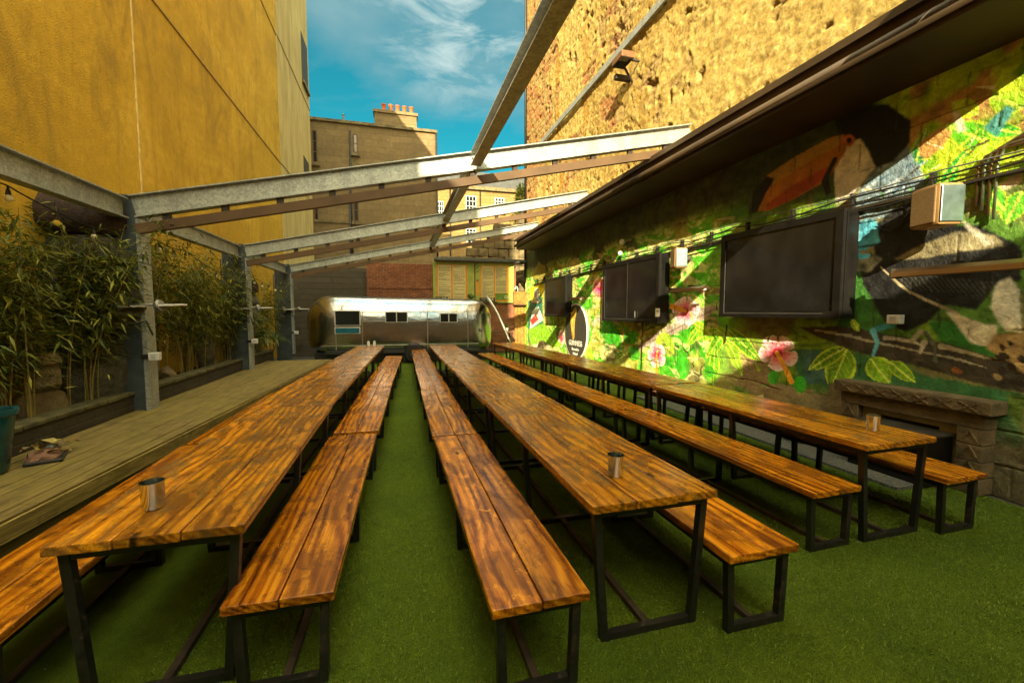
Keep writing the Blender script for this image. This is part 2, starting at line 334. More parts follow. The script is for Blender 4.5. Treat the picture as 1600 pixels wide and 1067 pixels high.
M['conifer'] = leafmat('conifer_needles', (.05, .08, .01), (.12, .15, .02), (.3, .3, .05))
M['culm'] = plain('bamboo_culm', (.22, .17, .04), .5, 0, .4, 6)
M['blade'] = leafmat('turf_blade', (.04, .065, .003), (.105, .15, .006), (.21, .27, .02), .2)
# ------------------------------------------------------------------ ground
g = MB(); g.add([(-150, -60, -.01), (150, -60, -.01), (150, 300, -.01), (-150, 300, -.01)], [(0, 1, 2, 3)])
tag(g.build('ground', plain('tarmac', (.05, .047, .04), .9, 0, .3, 3, .01)), kind='structure')
g = MB(); g.add([(-2.7, -4.3, 0), (5.3, -4.3, 0), (5.3, 17.4, 0), (-2.7, 17.4, 0)], [(0, 1, 2, 3)])
tag(g.build('artificial_lawn', M['turf']), kind='structure')
# turf blades near the camera: one uncountable object
def blades(n, x0, x1, y0, y1, h):
    x = rng.uniform(x0, x1, n); y = rng.uniform(y0, y1, n); a = rng.uniform(0, 6.283, n); hh = h * rng.uniform(.5, 1.15, n)
    wd = .0016 * (1 + y * .16); lx = rng.normal(0, .007, n); ly = rng.normal(0, .007, n)
    p0 = np.stack([x - np.cos(a) * wd, y - np.sin(a) * wd, np.zeros(n)], 1); p1 = np.stack([x + np.cos(a) * wd, y + np.sin(a) * wd, np.zeros(n)], 1)
    p2 = np.stack([x + lx, y + ly, hh], 1)
    return np.stack([p0, p1, p2], 1).reshape(-1, 3)
V = np.concatenate([blades(170000, -1.2, 5.3, 1.0, 3.6, .011), blades(60000, -.9, 5.3, 3.6, 6.5, .011), blades(26000, -.6, 5.3, 6.5, 12, .012)])
me = bpy.data.meshes.new('turf_blades'); nf = len(V) // 3
me.vertices.add(len(V)); me.vertices.foreach_set('co', V.ravel()); me.loops.add(len(V)); me.loops.foreach_set('vertex_index', np.arange(len(V)))
me.polygons.add(nf); me.polygons.foreach_set('loop_start', np.arange(nf) * 3); me.polygons.foreach_set('loop_total', np.full(nf, 3)); me.update(calc_edges=True)
me.materials.append(M['blade']); o = bpy.data.objects.new('artificial_grass', me); scn.collection.objects.link(o)
tag(o, 'short bright green artificial grass pile between the benches', 'grass', kind='stuff')
# gravel strip along wall foot
g = MB(); g.box(4.62, 5.34, 2.9, 7.6, .002, .03); tag(g.build('path', plain('gravel_strip', (.13, .12, .095), .95, 0, .6, 40, .02)), kind='structure')
# ------------------------------------------------------------------ left building
WX = -4.4; WE = 26.0; HB = 19.7
lb = thing('rendered_building', 'tall ochre rendered building with blank side wall, left of the yard', 'building', (WX, 10, 0))
# wall main (ochre) stands 6 cm behind the pale end strip? the pale strip starts where the crease is
m1 = MB(); yc = onX(433, 120, WX).y
m1.box(-16, WX, -4.9, yc, -.005, HB); local(m1.build('wall', M['ochre']), lb)
m2 = MB(); m2.box(-16, WX + .03, yc + .002, WE, -.005, HB); local(m2.build('end_wall', M['pale']), lb)
# joints: thin proud beads / grooves
yj = onX(212, 150, WX).y
j = MB(); j.box(WX, WX + .018, yj - .012, yj + .012, 2.4, HB); local(j.build('expansion_joint', plain('pale_bead', (.60, .44, .16), .7)), lb)
for (p, q) in [((240, 0), (445, 265)), ((405, 0), (487, 180))]:
    z = (onX(*p, WX).z + onX(*q, WX).z) / 2
    j = MB(); j.box(WX, WX + .022, 4, yc - .01, z - .018, z + .018); j.box(WX + .032, WX + .052, yc + .01, WE, z - .018, z + .018)
    local(j.build('render_joint', plain('joint_line', (.30, .19, .05), .8)), lb)
for (px, py0, py1) in [(475, 76, 124), (478, 256, 276)]:
    a = onX(px - 4, py1, WX); b = onX(px + 3, py0, WX)
    wf = MB(); wf.box(WX + .032, WX + .05, a.y, b.y, min(a.z, b.z), max(a.z, b.z)); wo_ = local(wf.build('window', M['ink']), lb)
    sf = MB(); sf.box(WX + .033, WX + .14, a.y - .05, b.y + .05, min(a.z, b.z) - .14, min(a.z, b.z) - .01); local(sf.build('sill', M['stone']), lb)
cp = MB(); cp.box(-16, WX + .06, -4.95, WE + .1, HB + .002, HB + .2); local(cp.build('coping', M['stone']), lb)
# wall box lamp on the far end
p = onX(484, 450, WX)
lm = thing('wall_lamp', 'small dark box lamp on the pale end of the ochre building', 'lamp', (WX + .03, p.y, p.z))
MB().bbox(.002, .16, -.16, .16, -.09, .09, .02).build('housing', M['black'], lm); MB().box(.02, .12, -.1, .1, -.115, -.092).build('lens', M['glassdark'], lm)
# ------------------------------------------------------------------ neighbour behind the camera (its gable shades the yard)
nb = thing('gabled_building', 'sandstone gabled building closing the yard behind the viewpoint', 'building', (3, -8, 0))
m1 = MB(); m1.prism([(-16, 0), (14, 0), (14, 6.2), (.33, 6.2), (-4.07, 9.97), (-16, 9.97)], 'y', -12, -5.05); local(m1.build('wall', M['sand']), nb)
# ------------------------------------------------------------------ right building: mural wall + rough upper wall
RX = 5.4; RY0 = -4.0; RY1 = 17.75; HR = 22.0; ZM = 4.24
rb = thing('mural_building', 'tall rough yellow stone building with jungle mural along its base, right of the yard', 'building', (RX, 8, 0))
m1 = MB(); m1.box(RX + .10, RX + 10, RY0, RY1 - .02, ZM, HR); local(m1.build('upper_core', M['harl']), rb)
m1 = MB(); m1.box(RX + .02, RX + 10, RY0, RY1 - .01, -.005, ZM - .003); local(m1.build('base_wall', M['stone']), rb)
# downpipe at the far corner
k = MB(); k.tube([(RX - .06, RY1 - .1, 3.0), (RX - .06, RY1 - .1, HR)], .05, 10); local(k.build('drainpipe', M['steelblack'], smooth=True), rb)
# ---- mural painting: a fine grid of coloured points on the wall surface
RES = .0125; MY0, MY1, MZ0, MZ1 = 1.9, RY1, 0.0, ZM - .004
ny = int((MY1 - MY0) / RES) + 1; nz = int((MZ1 - MZ0) / RES) + 1
ys = np.linspace(MY0, MY1, ny); zs = np.linspace(MZ0, MZ1, nz); YY, ZZ = np.meshgrid(ys, zs); G_Y, G_Z = YY, ZZ   # shape nz, ny
def vnoise(fy, fz, seed, octv=4, dist=None, YY=None, ZZ=None):
    YY = G_Y if YY is None else YY; ZZ = G_Z if ZZ is None else ZZ
    rr = np.random.default_rng(seed); out = np.zeros_like(YY); amp = 1; tot = 0
    y_ = YY if dist is None else YY + dist; z_ = ZZ if dist is None else ZZ + dist
    for o_ in range(octv):
        G = rr.random((256, 256)); u = (y_ * fy) % 255; v = (z_ * fz) % 255; iu = u.astype(int); iv = v.astype(int)
        a = u - iu; b = v - iv; a = a * a * (3 - 2 * a); b = b * b * (3 - 2 * b)
        out += amp * ((G[iu, iv] * (1 - a) + G[(iu + 1) % 256, iv] * a) * (1 - b) + (G[iu, (iv + 1) % 256] * (1 - a) + G[(iu + 1) % 256, (iv + 1) % 256] * a) * b)
        tot += amp; amp *= .55; fy *= 2; fz *= 2
    return out / tot
def W(p): q = onX(p[0], p[1], RX); return (q.y, q.z)
nA = vnoise(.7, .9, 1); nB = vnoise(2.2, 2.6, 2); nC = vnoise(8, 9, 3); nD = vnoise(1.3, 1.2, 4); nE = vnoise(14, 16, 6, 3); nS = vnoise(3, 12, 7, 4, nB * .5)
C = np.zeros(YY.shape + (3,))
def lay(mask, col, jit=.18):
    m = np.clip(mask, 0, 1)[..., None]; c = np.array(col)[None, None, :] * (1 + (nC - .5)[..., None] * jit * 3.5 + (nE - .5)[..., None] * jit * 2)
    C[:] = C * (1 - m) + np.clip(c, 0, 1) * m
def smooth(x, a, b): t = np.clip((x - a) / (b - a), 0, 1); return t * t * (3 - 2 * t)
def inside(pts, wob=.03):
    """signed-ish mask of polygon given in wall coords"""
    P = np.array(pts); y = YY + (nB - .5) * wob * 2 + (nC - .5) * wob * .6; z = ZZ + (nD - .5) * wob + (nC - .5) * wob * .5
    y0, y1 = P[:, 0].min() - .2, P[:, 0].max() + .2; z0, z1 = P[:, 1].min() - .2, P[:, 1].max() + .2
    i0, i1 = np.searchsorted(ys, [y0, y1]); k0, k1 = np.searchsorted(zs, [z0, z1]); m = np.zeros(YY.shape)
    a = y[k0:k1, i0:i1]; b = z[k0:k1, i0:i1]; r = np.zeros(a.shape, bool); n = len(P)
    for i in range(n):
        ya, za = P[i]; yb, zb = P[(i + 1) % n]
        if abs(zb - za) < 1e-9: continue
        c = ((za > b) != (zb > b)) & (a < (yb - ya) * (b - za) / (zb - za) + ya); r ^= c
    m[k0:k1, i0:i1] = r
    sub = m[max(k0 - 2, 0):k1 + 2, max(i0 - 2, 0):i1 + 2]
    for _ in range(1): sub[1:-1, 1:-1] = (sub[1:-1, 1:-1] * 2 + sub[:-2, 1:-1] + sub[2:, 1:-1] + sub[1:-1, :-2] + sub[1:-1, 2:]) / 6
    return m
def poly(pts, col, wob=.03, jit=.18, px=True): m = inside([W(p) for p in pts] if px else pts, wob); lay(m, col, jit); return m
def stroke(pts, r0, col, r1=None, px=True, jit=.2, wob=.02, soft=.35):
    P = [W(p) if px else p for p in pts]; n = len(P); d = np.full(YY.shape, 9.); y = YY + (nB - .5) * wob * 2; z = ZZ + (nC - .5) * wob
    for i in range(n - 1):
        a = np.array(P[i]); b = np.array(P[i + 1]); ab = b - a; L = (ab @ ab) + 1e-9
        i0, i1 = np.searchsorted(ys, [min(a[0], b[0]) - .5, max(a[0], b[0]) + .5]); k0, k1 = np.searchsorted(zs, [min(a[1], b[1]) - .5, max(a[1], b[1]) + .5])
        yy = y[k0:k1, i0:i1]; zz = z[k0:k1, i0:i1]
        t = np.clip(((yy - a[0]) * ab[0] + (zz - a[1]) * ab[1]) / L, 0, 1); s = (i + t) / (n - 1)
        rr = r0 + ((r0 if r1 is None else r1) - r0) * s
        dd = np.hypot(yy - a[0] - t * ab[0], zz - a[1] - t * ab[1]) / rr; d[k0:k1, i0:i1] = np.minimum(d[k0:k1, i0:i1], dd)
    m = 1 - smooth(d, 1 - soft, 1); lay(m, col, jit); return m
def leaf(base, tip, wd, col, edge=(.42, .55, .03), vein=(.50, .60, .08), px=True):
    a = np.array(W(base) if px else base); b = np.array(W(tip) if px else tip); ax = b - a; L = np.hypot(*ax); ax /= L; pr = np.array((-ax[1], ax[0]))
    dy = YY - a[0] + (nB - .5) * .05; dz = ZZ - a[1] + (nC - .5) * .03; t = (dy * ax[0] + dz * ax[1]) / L; s = dy * pr[0] + dz * pr[1]
    tt = np.clip(t, 0, 1); prof = wd * np.sin(np.pi * tt ** .8) ** .8 + 1e-6; q = np.where((t > 0) & (t < 1), np.abs(s) / prof, 9)
    lay((q < 1) * 1., edge, .2); lay(1 - smooth(q, .72, .88), col, .3)
    lay((q < .75) * (np.abs(np.sin((t * L - np.abs(s) * .8) * 42)) < .22) * .45, vein); lay((np.abs(s) < .011) * (q < 1), vein)
def flower(c, ry, rz, col=(.72, .12, .16), rim=(.85, .55, .55), n=5, rot=0.3, stamen=None):
    cy, cz = W(c); dy = (YY - cy) / ry + (nB - .5) * .12; dz = (ZZ - cz) / rz + (nC - .5) * .08; r = np.hypot(dy, dz); th = np.arctan2(dz, dy) + rot
    f = .80 + .2 * np.abs(np.cos(th * n / 2)) ** .6 - .33 * (np.abs(np.cos(th * n / 2)) < .16)
    q = r / f; lay((q < 1) * 1., rim, .15); lay((1 - smooth(q, .35, .9)) * .95, col, .3)
    lay((q < .98) * (np.abs(np.sin(th * 22 + nB * 3)) < .3) * .42, tuple(x * .75 for x in col)); lay((r < .25) * .9, (.42, .01, .05))
    lay(((q > .9) & (q < 1)) * .6, (.9, .72, .7))
    if stamen: stroke([c, stamen], .035 * ry / .3, (.78, .33, .02), .05 * ry / .3)
# background washes
lay(np.ones_like(YY), (.17, .15, .05), .25)
lay(smooth(nA, .45, .56), (.075, .17, .02), .3); lay(smooth(nD, .52, .62) * .9, (.30, .23, .09), .25); lay(smooth(nB, .56, .66) * .8, (.20, .33, .02), .3)
lay(smooth(nS, .58, .68) * .6, (.04, .07, .015), .3)
lay(smooth(ZZ, 3.1, 3.4) * smooth(YY, 3.5, 4.3) * .9, (.028, .030, .012), .4); lay(smooth(ZZ, 3.1, 3.4) * smooth(nB, .5, .6) * smooth(YY, 3.5, 4.3) * .8, (.05, .07, .012), .3)  # awning shade painted in: mural darkened high on the wall
# bright lime field below and between the screens (y 6..17)
far = smooth(YY, 5.2, 6.8) * (1 - smooth(ZZ, 3.2, 3.6))
lay(far * smooth(nD, .40, .52) * .9, (.36, .38, .06), .3); lay(far * smooth(nB, .47, .54) * .9, (.06, .40, .012), .25); lay(far * smooth(nS, .52, .6) * .7, (.62, .58, .24), .25)
# upper right foliage, y<4.4, z 2.9..4.2
ur = (1 - smooth(YY, 3.6, 3.9)) * smooth(ZZ, 2.8, 3.0)
lay(ur, (.16, .33, .012), .35); lay(ur * smooth(nB, .46, .54), (.38, .50, .02), .3); lay(ur * smooth(nD, .54, .6), (.42, .24, .07), .35)
for a, b, wd, c in [((1425, 280), (1450, 200), .09, (.02, .28, .09)), ((1470, 300), (1520, 225), .08, (.03, .33, .03)), ((1560, 230), (1480, 195), .13, (.10, .42, .01)), ((1540, 215), (1545, 265), .08, (.28, .5, .01)), ((1545, 200), (1600, 210), .07, (.05, .4, .02)), ((1500, 270), (1545, 225), .06, (.3, .5, .01)), ((1600, 170), (1550, 150), .10, (.3, .55, .02)), ((1600, 300), (1575, 350), .10, (.10, .40, .02)), ((1540, 290), (1575, 330), .08, (.08, .36, .02)), ((1530, 180), (1490, 160), .08, (.45, .55, .02))]:
    leaf(a, b, wd, c)
poly([(1435, 225), (1470, 200), (1490, 205), (1480, 225), (1450, 250), (1440, 245)], (.50, .28, .08)); poly([(1490, 175), (1500, 172), (1512, 205), (1498, 208)], (.62, .55, .42))
poly([(1540, 200), (1575, 165), (1590, 170), (1560, 215)], (.06, .25, .22)); poly([(1560, 290), (1600, 262), (1600, 285), (1570, 300)], (.5, .36, .25))
poly([(1330, 325), (1350, 318), (1352, 378), (1336, 380)], (.5, .33, .12))
# right lower background
poly([(1330, 400), (1400, 470), (1390, 530), (1300, 525), (1330, 470)], (.04, .14, .02)); poly([(1450, 505), (1520, 500), (1570, 560), (1480, 545)], (.03, .16, .02))
poly([(1230, 545), (1345, 555), (1450, 590), (1600, 615), (1600, 700), (1380, 640), (1250, 590)], (.035, .13, .04), .08); poly([(1250, 545), (1330, 560), (1340, 600), (1260, 600)], (.05, .12, .09), .06)
poly([(1575, 615), (1600, 620), (1600, 680), (1580, 650)], (.10, .16, .02)); poly([(1160, 590), (1300, 620), (1330, 660), (1180, 640)], (.22, .17, .07), .08)
poly([(1175, 545), (1220, 600), (1280, 610), (1210, 625), (1150, 600)], (.26, .18, .08), .08)
# toucan body
blk = (.012, .012, .011)
poly([(1340, 330), (1345, 300), (1365, 262), (1395, 250), (1418, 222), (1432, 250), (1450, 285), (1452, 305), (1420, 325), (1380, 340), (1350, 345)], (.17, .24, .28), .05, .4)
for k in range(26):
    y0 = random.uniform(1345, 1440); z0 = random.uniform(255, 330); stroke([(y0, z0), (y0 + 14, z0 - 9)], .02, random.choice([(.45, .52, .55), (.06, .12, .18), (.3, .38, .4)]), .008)
poly([(1305, 190), (1340, 165), (1390, 165), (1425, 190), (1425, 222), (1400, 250), (1368, 264), (1362, 240), (1348, 216), (1320, 222)], blk)
poly([(1306, 249), (1316, 229), (1346, 217), (1360, 239), (1370, 262), (1350, 285), (1330, 310), (1309, 318), (1305, 280)], (.60, .54, .46), .02)
poly([(1176, 330), (1183, 300), (1200, 275), (1240, 248), (1300, 215), (1322, 210), (1325, 235), (1308, 262), (1290, 285), (1240, 312), (1200, 330)], (.36, .13, .015))
poly([(1200, 275), (1240, 248), (1300, 215), (1320, 212), (1312, 228), (1250, 262), (1210, 290)], (.36, .20, .03)); poly([(1200, 320), (1240, 290), (1300, 258), (1300, 275), (1240, 312), (1200, 330)], (.30, .05, .01))
poly([(1172, 335), (1180, 300), (1200, 275), (1212, 280), (1200, 300), (1185, 332)], blk); stroke([(1330, 222), (1326, 218)], .07, (.5, .12, .02)); stroke([(1329, 221), (1328, 219)], .035, blk)
stroke([(1306, 250), (1290, 283), (1296, 300)], .04, blk, .05)
poly([(1368, 352), (1400, 325), (1440, 312), (1455, 330), (1500, 355), (1530, 352), (1575, 372), (1600, 385), (1600, 440), (1565, 440), (1530, 485), (1480, 478), (1450, 505), (1418, 520), (1385, 505), (1365, 470), (1350, 445), (1345, 420), (1368, 400)], blk, .03, .5)
poly([(1395, 408), (1440, 385), (1500, 362), (1560, 368), (1575, 385), (1500, 395), (1440, 405)], (.20, .17, .09), .05, .5)  # sunlit streak painted across the black wing
poly([(1500, 345), (1520, 352), (1560, 380), (1545, 385)], (.42, .38, .28), .05)
for x in range(0, 190, 9): stroke([(1400 + x, 425 + x * .1), (1425 + x, 452 + x * .12)], .008, (.05, .05, .04), .004)
stroke([(1378, 418), (1420, 455), (1470, 478), (1500, 492)], .012, (.30, .24, .14), .02)
poly([(1342, 345), (1370, 342), (1378, 378), (1352, 392), (1340, 390)], (.08, .36, .48), .04, .6); poly([(1338, 395), (1358, 392), (1378, 405), (1360, 425), (1340, 425)], (.22, .22, .15), .04, .7); stroke([(1340, 395), (1348, 402), (1358, 400)], .03, (.1, .5, .7))
poly([(1480, 488), (1505, 495), (1545, 508), (1562, 508), (1556, 542), (1522, 538), (1505, 520)], (.58, .52, .38), .03, .3); poly([(1556, 460), (1562, 442), (1583, 434), (1600, 455), (1600, 518), (1572, 515), (1552, 480)], (.60, .55, .42), .03, .3)
# branch
poly([(1250, 512), (1300, 510), (1345, 514), (1390, 524), (1480, 536), (1545, 556), (1605, 572), (1605, 615), (1520, 597), (1440, 574), (1380, 562), (1330, 547), (1280, 528)], (.045, .035, .022), .03, .4)
for x in range(0, 230, 16): stroke([(1275 + x, 516 + x * .20), (1320 + x, 520 + x * .24)], .013, (.30, .27, .19), .004)
stroke([(1385, 528), (1430, 534), (1445, 540)], .03, (.38, .34, .24), .01); stroke([(1472, 541), (1550, 560)], .035, (.34, .29, .18), .01)
stroke([(1398, 507), (1372, 514), (1366, 518)], .04, (.05, .27, .33)); stroke([(1366, 516), (1374, 535), (1366, 556)], .035, (.12, .42, .52), .02); stroke([(1447, 520), (1462, 540), (1464, 565)], .03, (.09, .10, .07), .015); stroke([(1440, 518), (1428, 532)], .03, (.3, .27, .18)); stroke([(1446, 535), (1440, 552)], .035, (.42, .38, .27), .01)
poly([(1560, 522), (1600, 520), (1605, 590), (1575, 560), (1545, 545)], (.34, .22, .09), .06, .4)
for k in range(16): y0 = random.uniform(1562, 1600); z0 = random.uniform(522, 600); stroke([(y0, z0), (y0 + 3, z0 + 3)], random.uniform(.015, .04), (.03, .02, .012), wob=.05)
stroke([(1558, 587), (1562, 590)], .03, (.36, .27, .13)); stroke([(1494, 577), (1500, 580)], .03, (.22, .07, .01)); 
# left lighter branch
poly([(984, 549), (1010, 530), (1050, 506), (1105, 478), (1128, 480), (1100, 500), (1050, 525), (1010, 542), (990, 553)], (.40, .32, .24), .04, .4)
for k in range(14): x = 990 + k * 9; stroke([(x, 548 - k * 4.6), (x + 14, 541 - k * 4.6)], .012, (.10, .07, .05), .004)
poly([(925, 505), (945, 482), (945, 497), (930, 510)], (.42, .36, .30)); poly([(1090, 456), (1110, 448), (1128, 450), (1128, 458), (1100, 462)], (.2, .15, .05))
# leaves
for a, b, wd, c in [((1325, 545), (1300, 610), .20, (.13, .28, .01)), ((1322, 543), (1264, 578), .10, (.10, .24, .01)), ((1362, 560), (1392, 597), .15, (.16, .34, .01)), ((1392, 565), (1432, 598), .09, (.16, .34, .01)),
    ((1132, 520), (1105, 560), .13, (.10, .34, .01)), ((1128, 515), (1090, 530), .10, (.16, .40, .01)), ((1135, 520), (1162, 588), .12, (.20, .40, .02)), ((1140, 515), (1190, 565), .13, (.09, .28, .01)), ((1118, 545), (1116, 604), .13, (.10, .36, .01)), ((1120, 512), (1150, 540), .10, (.22, .45, .02)),
    ((1040, 520), (1022, 545), .10, (.35, .50, .03)), ((1040, 520), (1055, 553), .12, (.25, .48, .02)), ((1095, 512), (1075, 540), .10, (.10, .40, .01)), ((1085, 505), (1110, 520), .1, (.3, .5, .02)), ((1332, 500), (1345, 518), .05, (.35, .50, .02)),
    ((905, 540), (893, 575), .14, (.2, .5, .02)), ((880, 545), (872, 570), .1, (.3, .55, .02)), ((850, 500), (838, 530), .15, (.25, .55, .03)), ((862, 500), (870, 535), .15, (.1, .42, .02)), ((848, 480), (835, 495), .1, (.3, .6, .03)), ((915, 540), (930, 570), .2, (.3, .5, .02))]:
    leaf(a, b, wd, c)
for c, r in [((1068, 572), (.22, .22)), ((1045, 570), (.12, .18)), ((992, 552), (.26, .17)), ((985, 530), (.3, .12)), ((1210, 590), (.09, .10)), ((1252, 600), (.1, .12)), ((955, 520), (.5, .3)), ((1110, 580), (.12, .1))]:
    cy, cz = W(c); q = np.hypot((YY - cy) / r[0] + (nB - .5) * .6, (ZZ - cz) / r[1] + (nC - .5) * .4); lay((q < 1) * .9, (.035, .33, .012), .35)
flower((1216, 551), .34, .27, stamen=(1238, 595)); flower((1072, 486), .42, .28, (.75, .14, .22), rot=.9, stamen=(1050, 478)); flower((1027, 555), .34, .28, (.75, .10, .2), rot=.1, stamen=(1027, 585)); flower((878, 528), .3, .3, (.75, .10, .14)); flower((938, 450), .5, .3, (.62, .10, .3), (.7, .3, .1))
# far left end of the wall: teal, yellow and green shapes
poly([(826, 470), (848, 465), (850, 530), (826, 535)], (.03, .16, .10)); poly([(828, 452), (858, 436), (856, 452), (832, 470)], (.70, .58, .02)); poly([(833, 436), (842, 408), (853, 420), (855, 440)], (.28, .24, .04), .05); poly([(832, 486), (842, 478), (850, 500), (828, 515)], (.6, .62, .55)); poly([(829, 500), (838, 490), (842, 500), (832, 508)], (.55, .05, .04)); poly([(826, 515), (850, 505), (880, 540), (850, 545), (830, 545)], (.2, .42, .02))
rs = random.Random(77)
for k in range(260):
    y_ = rs.uniform(5.0, 16.5); z_ = rs.uniform(.35, 2.9); a_ = rs.uniform(-.9, .9) + math.pi / 2 * rs.choice((0, 1)); L_ = rs.uniform(.08, .28)
    if 5.9 > y_ and z_ > 1.5: continue
    stroke([(y_, z_), (y_ + L_ * .5 * math.cos(a_) + .02, z_ + L_ * .5 * math.sin(a_)), (y_ + L_ * math.cos(a_ + .3), z_ + L_ * math.sin(a_ + .3))], rs.uniform(.010, .035), rs.choice([(.45, .55, .05), (.10, .36, .015), (.03, .14, .01), (.6, .55, .2), (.05, .06, .015), (.30, .5, .02)]), .004, px=False)
for k in range(60):
    y_ = rs.uniform(2.0, 4.2); z_ = rs.uniform(2.9, 4.2); a_ = rs.uniform(-3, 3); L_ = rs.uniform(.06, .2)
    if z_ > 4.2 - (y_ - 2) * .45: continue
    stroke([(y_, z_), (y_ + L_ * math.cos(a_), z_ + L_ * math.sin(a_))], rs.uniform(.008, .022), rs.choice([(.55, .65, .05), (.12, .42, .015), (.03, .16, .02), (.65, .6, .35), (.07, .05, .015)]), .003, px=False)
C *= (1.28 - .18 * smooth(ZZ, 3.0, 3.3))[..., None]  # paint lightened to offset shade, less so in the band under the awning
# bare, unpainted stone foot of the wall at the right and darker brown near the ground
base = (1 - smooth(ZZ + (nD - .5) * .5, .45, .85)) * (1 - smooth(YY, 4.0, 4.6)); lay(base, (.17, .145, .085), .35)
lay((1 - smooth(ZZ + (nB - .5) * .3, .05, .4)) * .7, (.09, .075, .035), .3)
poly([(1300, 600), (1330, 592), (1330, 650), (1290, 640)], (.2, .15, .07), .08)
# mortar courses and missing plaster
crs = np.abs(((ZZ + (nA - .5) * .15 + (nB - .5) * .05) / .31) % 1 - .5) > .475; lay(crs * smooth(nD, .5, .6) * .65, (.05, .04, .02), .3)
vjt = np.abs(((YY + np.floor(ZZ / .31) * .37 + (nB - .5) * .06) / .62) % 1 - .5) > .487; lay(vjt * smooth(nA, .5, .6) * .55, (.05, .04, .02), .3)
# relief: plaster undulation
rel = (nB - .5) * .030 + (nC - .5) * .016 + (nE - .5) * .006 - crs * smooth(nD, .48, .58) * .012 - vjt * smooth(nA, .5, .6) * .008
rel += (1 - smooth(ZZ, .5, .9)) * (1 - smooth(YY, 4., 4.6)) * (nB - .5) * .06
X3 = RX - .02 - rel; X3 = np.minimum(X3, RX + .005)
co = np.stack([X3, YY, ZZ], -1).reshape(-1, 3); me = bpy.data.meshes.new('painted_wall')
idx = np.arange(nz * ny).reshape(nz, ny); q = np.stack([idx[:-1, :-1], idx[1:, :-1], idx[1:, 1:], idx[:-1, 1:]], -1).reshape(-1, 4); nq = len(q)
me.vertices.add(len(co)); me.vertices.foreach_set('co', co.ravel()); me.loops.add(nq * 4); me.loops.foreach_set('vertex_index', q.ravel().astype(np.int32))
me.polygons.add(nq); me.polygons.foreach_set('loop_start', np.arange(nq) * 4); me.polygons.foreach_set('loop_total', np.full(nq, 4)); me.update(calc_edges=True)
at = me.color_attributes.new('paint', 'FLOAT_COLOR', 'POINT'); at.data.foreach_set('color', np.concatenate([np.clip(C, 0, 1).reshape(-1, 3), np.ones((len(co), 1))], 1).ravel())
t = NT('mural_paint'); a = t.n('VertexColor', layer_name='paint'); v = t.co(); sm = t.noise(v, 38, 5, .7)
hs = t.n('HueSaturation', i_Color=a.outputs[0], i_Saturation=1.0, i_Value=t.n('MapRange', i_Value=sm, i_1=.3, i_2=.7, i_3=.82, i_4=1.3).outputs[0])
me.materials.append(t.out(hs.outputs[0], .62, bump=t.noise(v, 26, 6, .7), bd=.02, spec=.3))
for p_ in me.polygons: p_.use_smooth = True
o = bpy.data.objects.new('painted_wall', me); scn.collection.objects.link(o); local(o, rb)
o['label'] = 'jungle mural with large toucan, branch, hibiscus flowers and leaves'
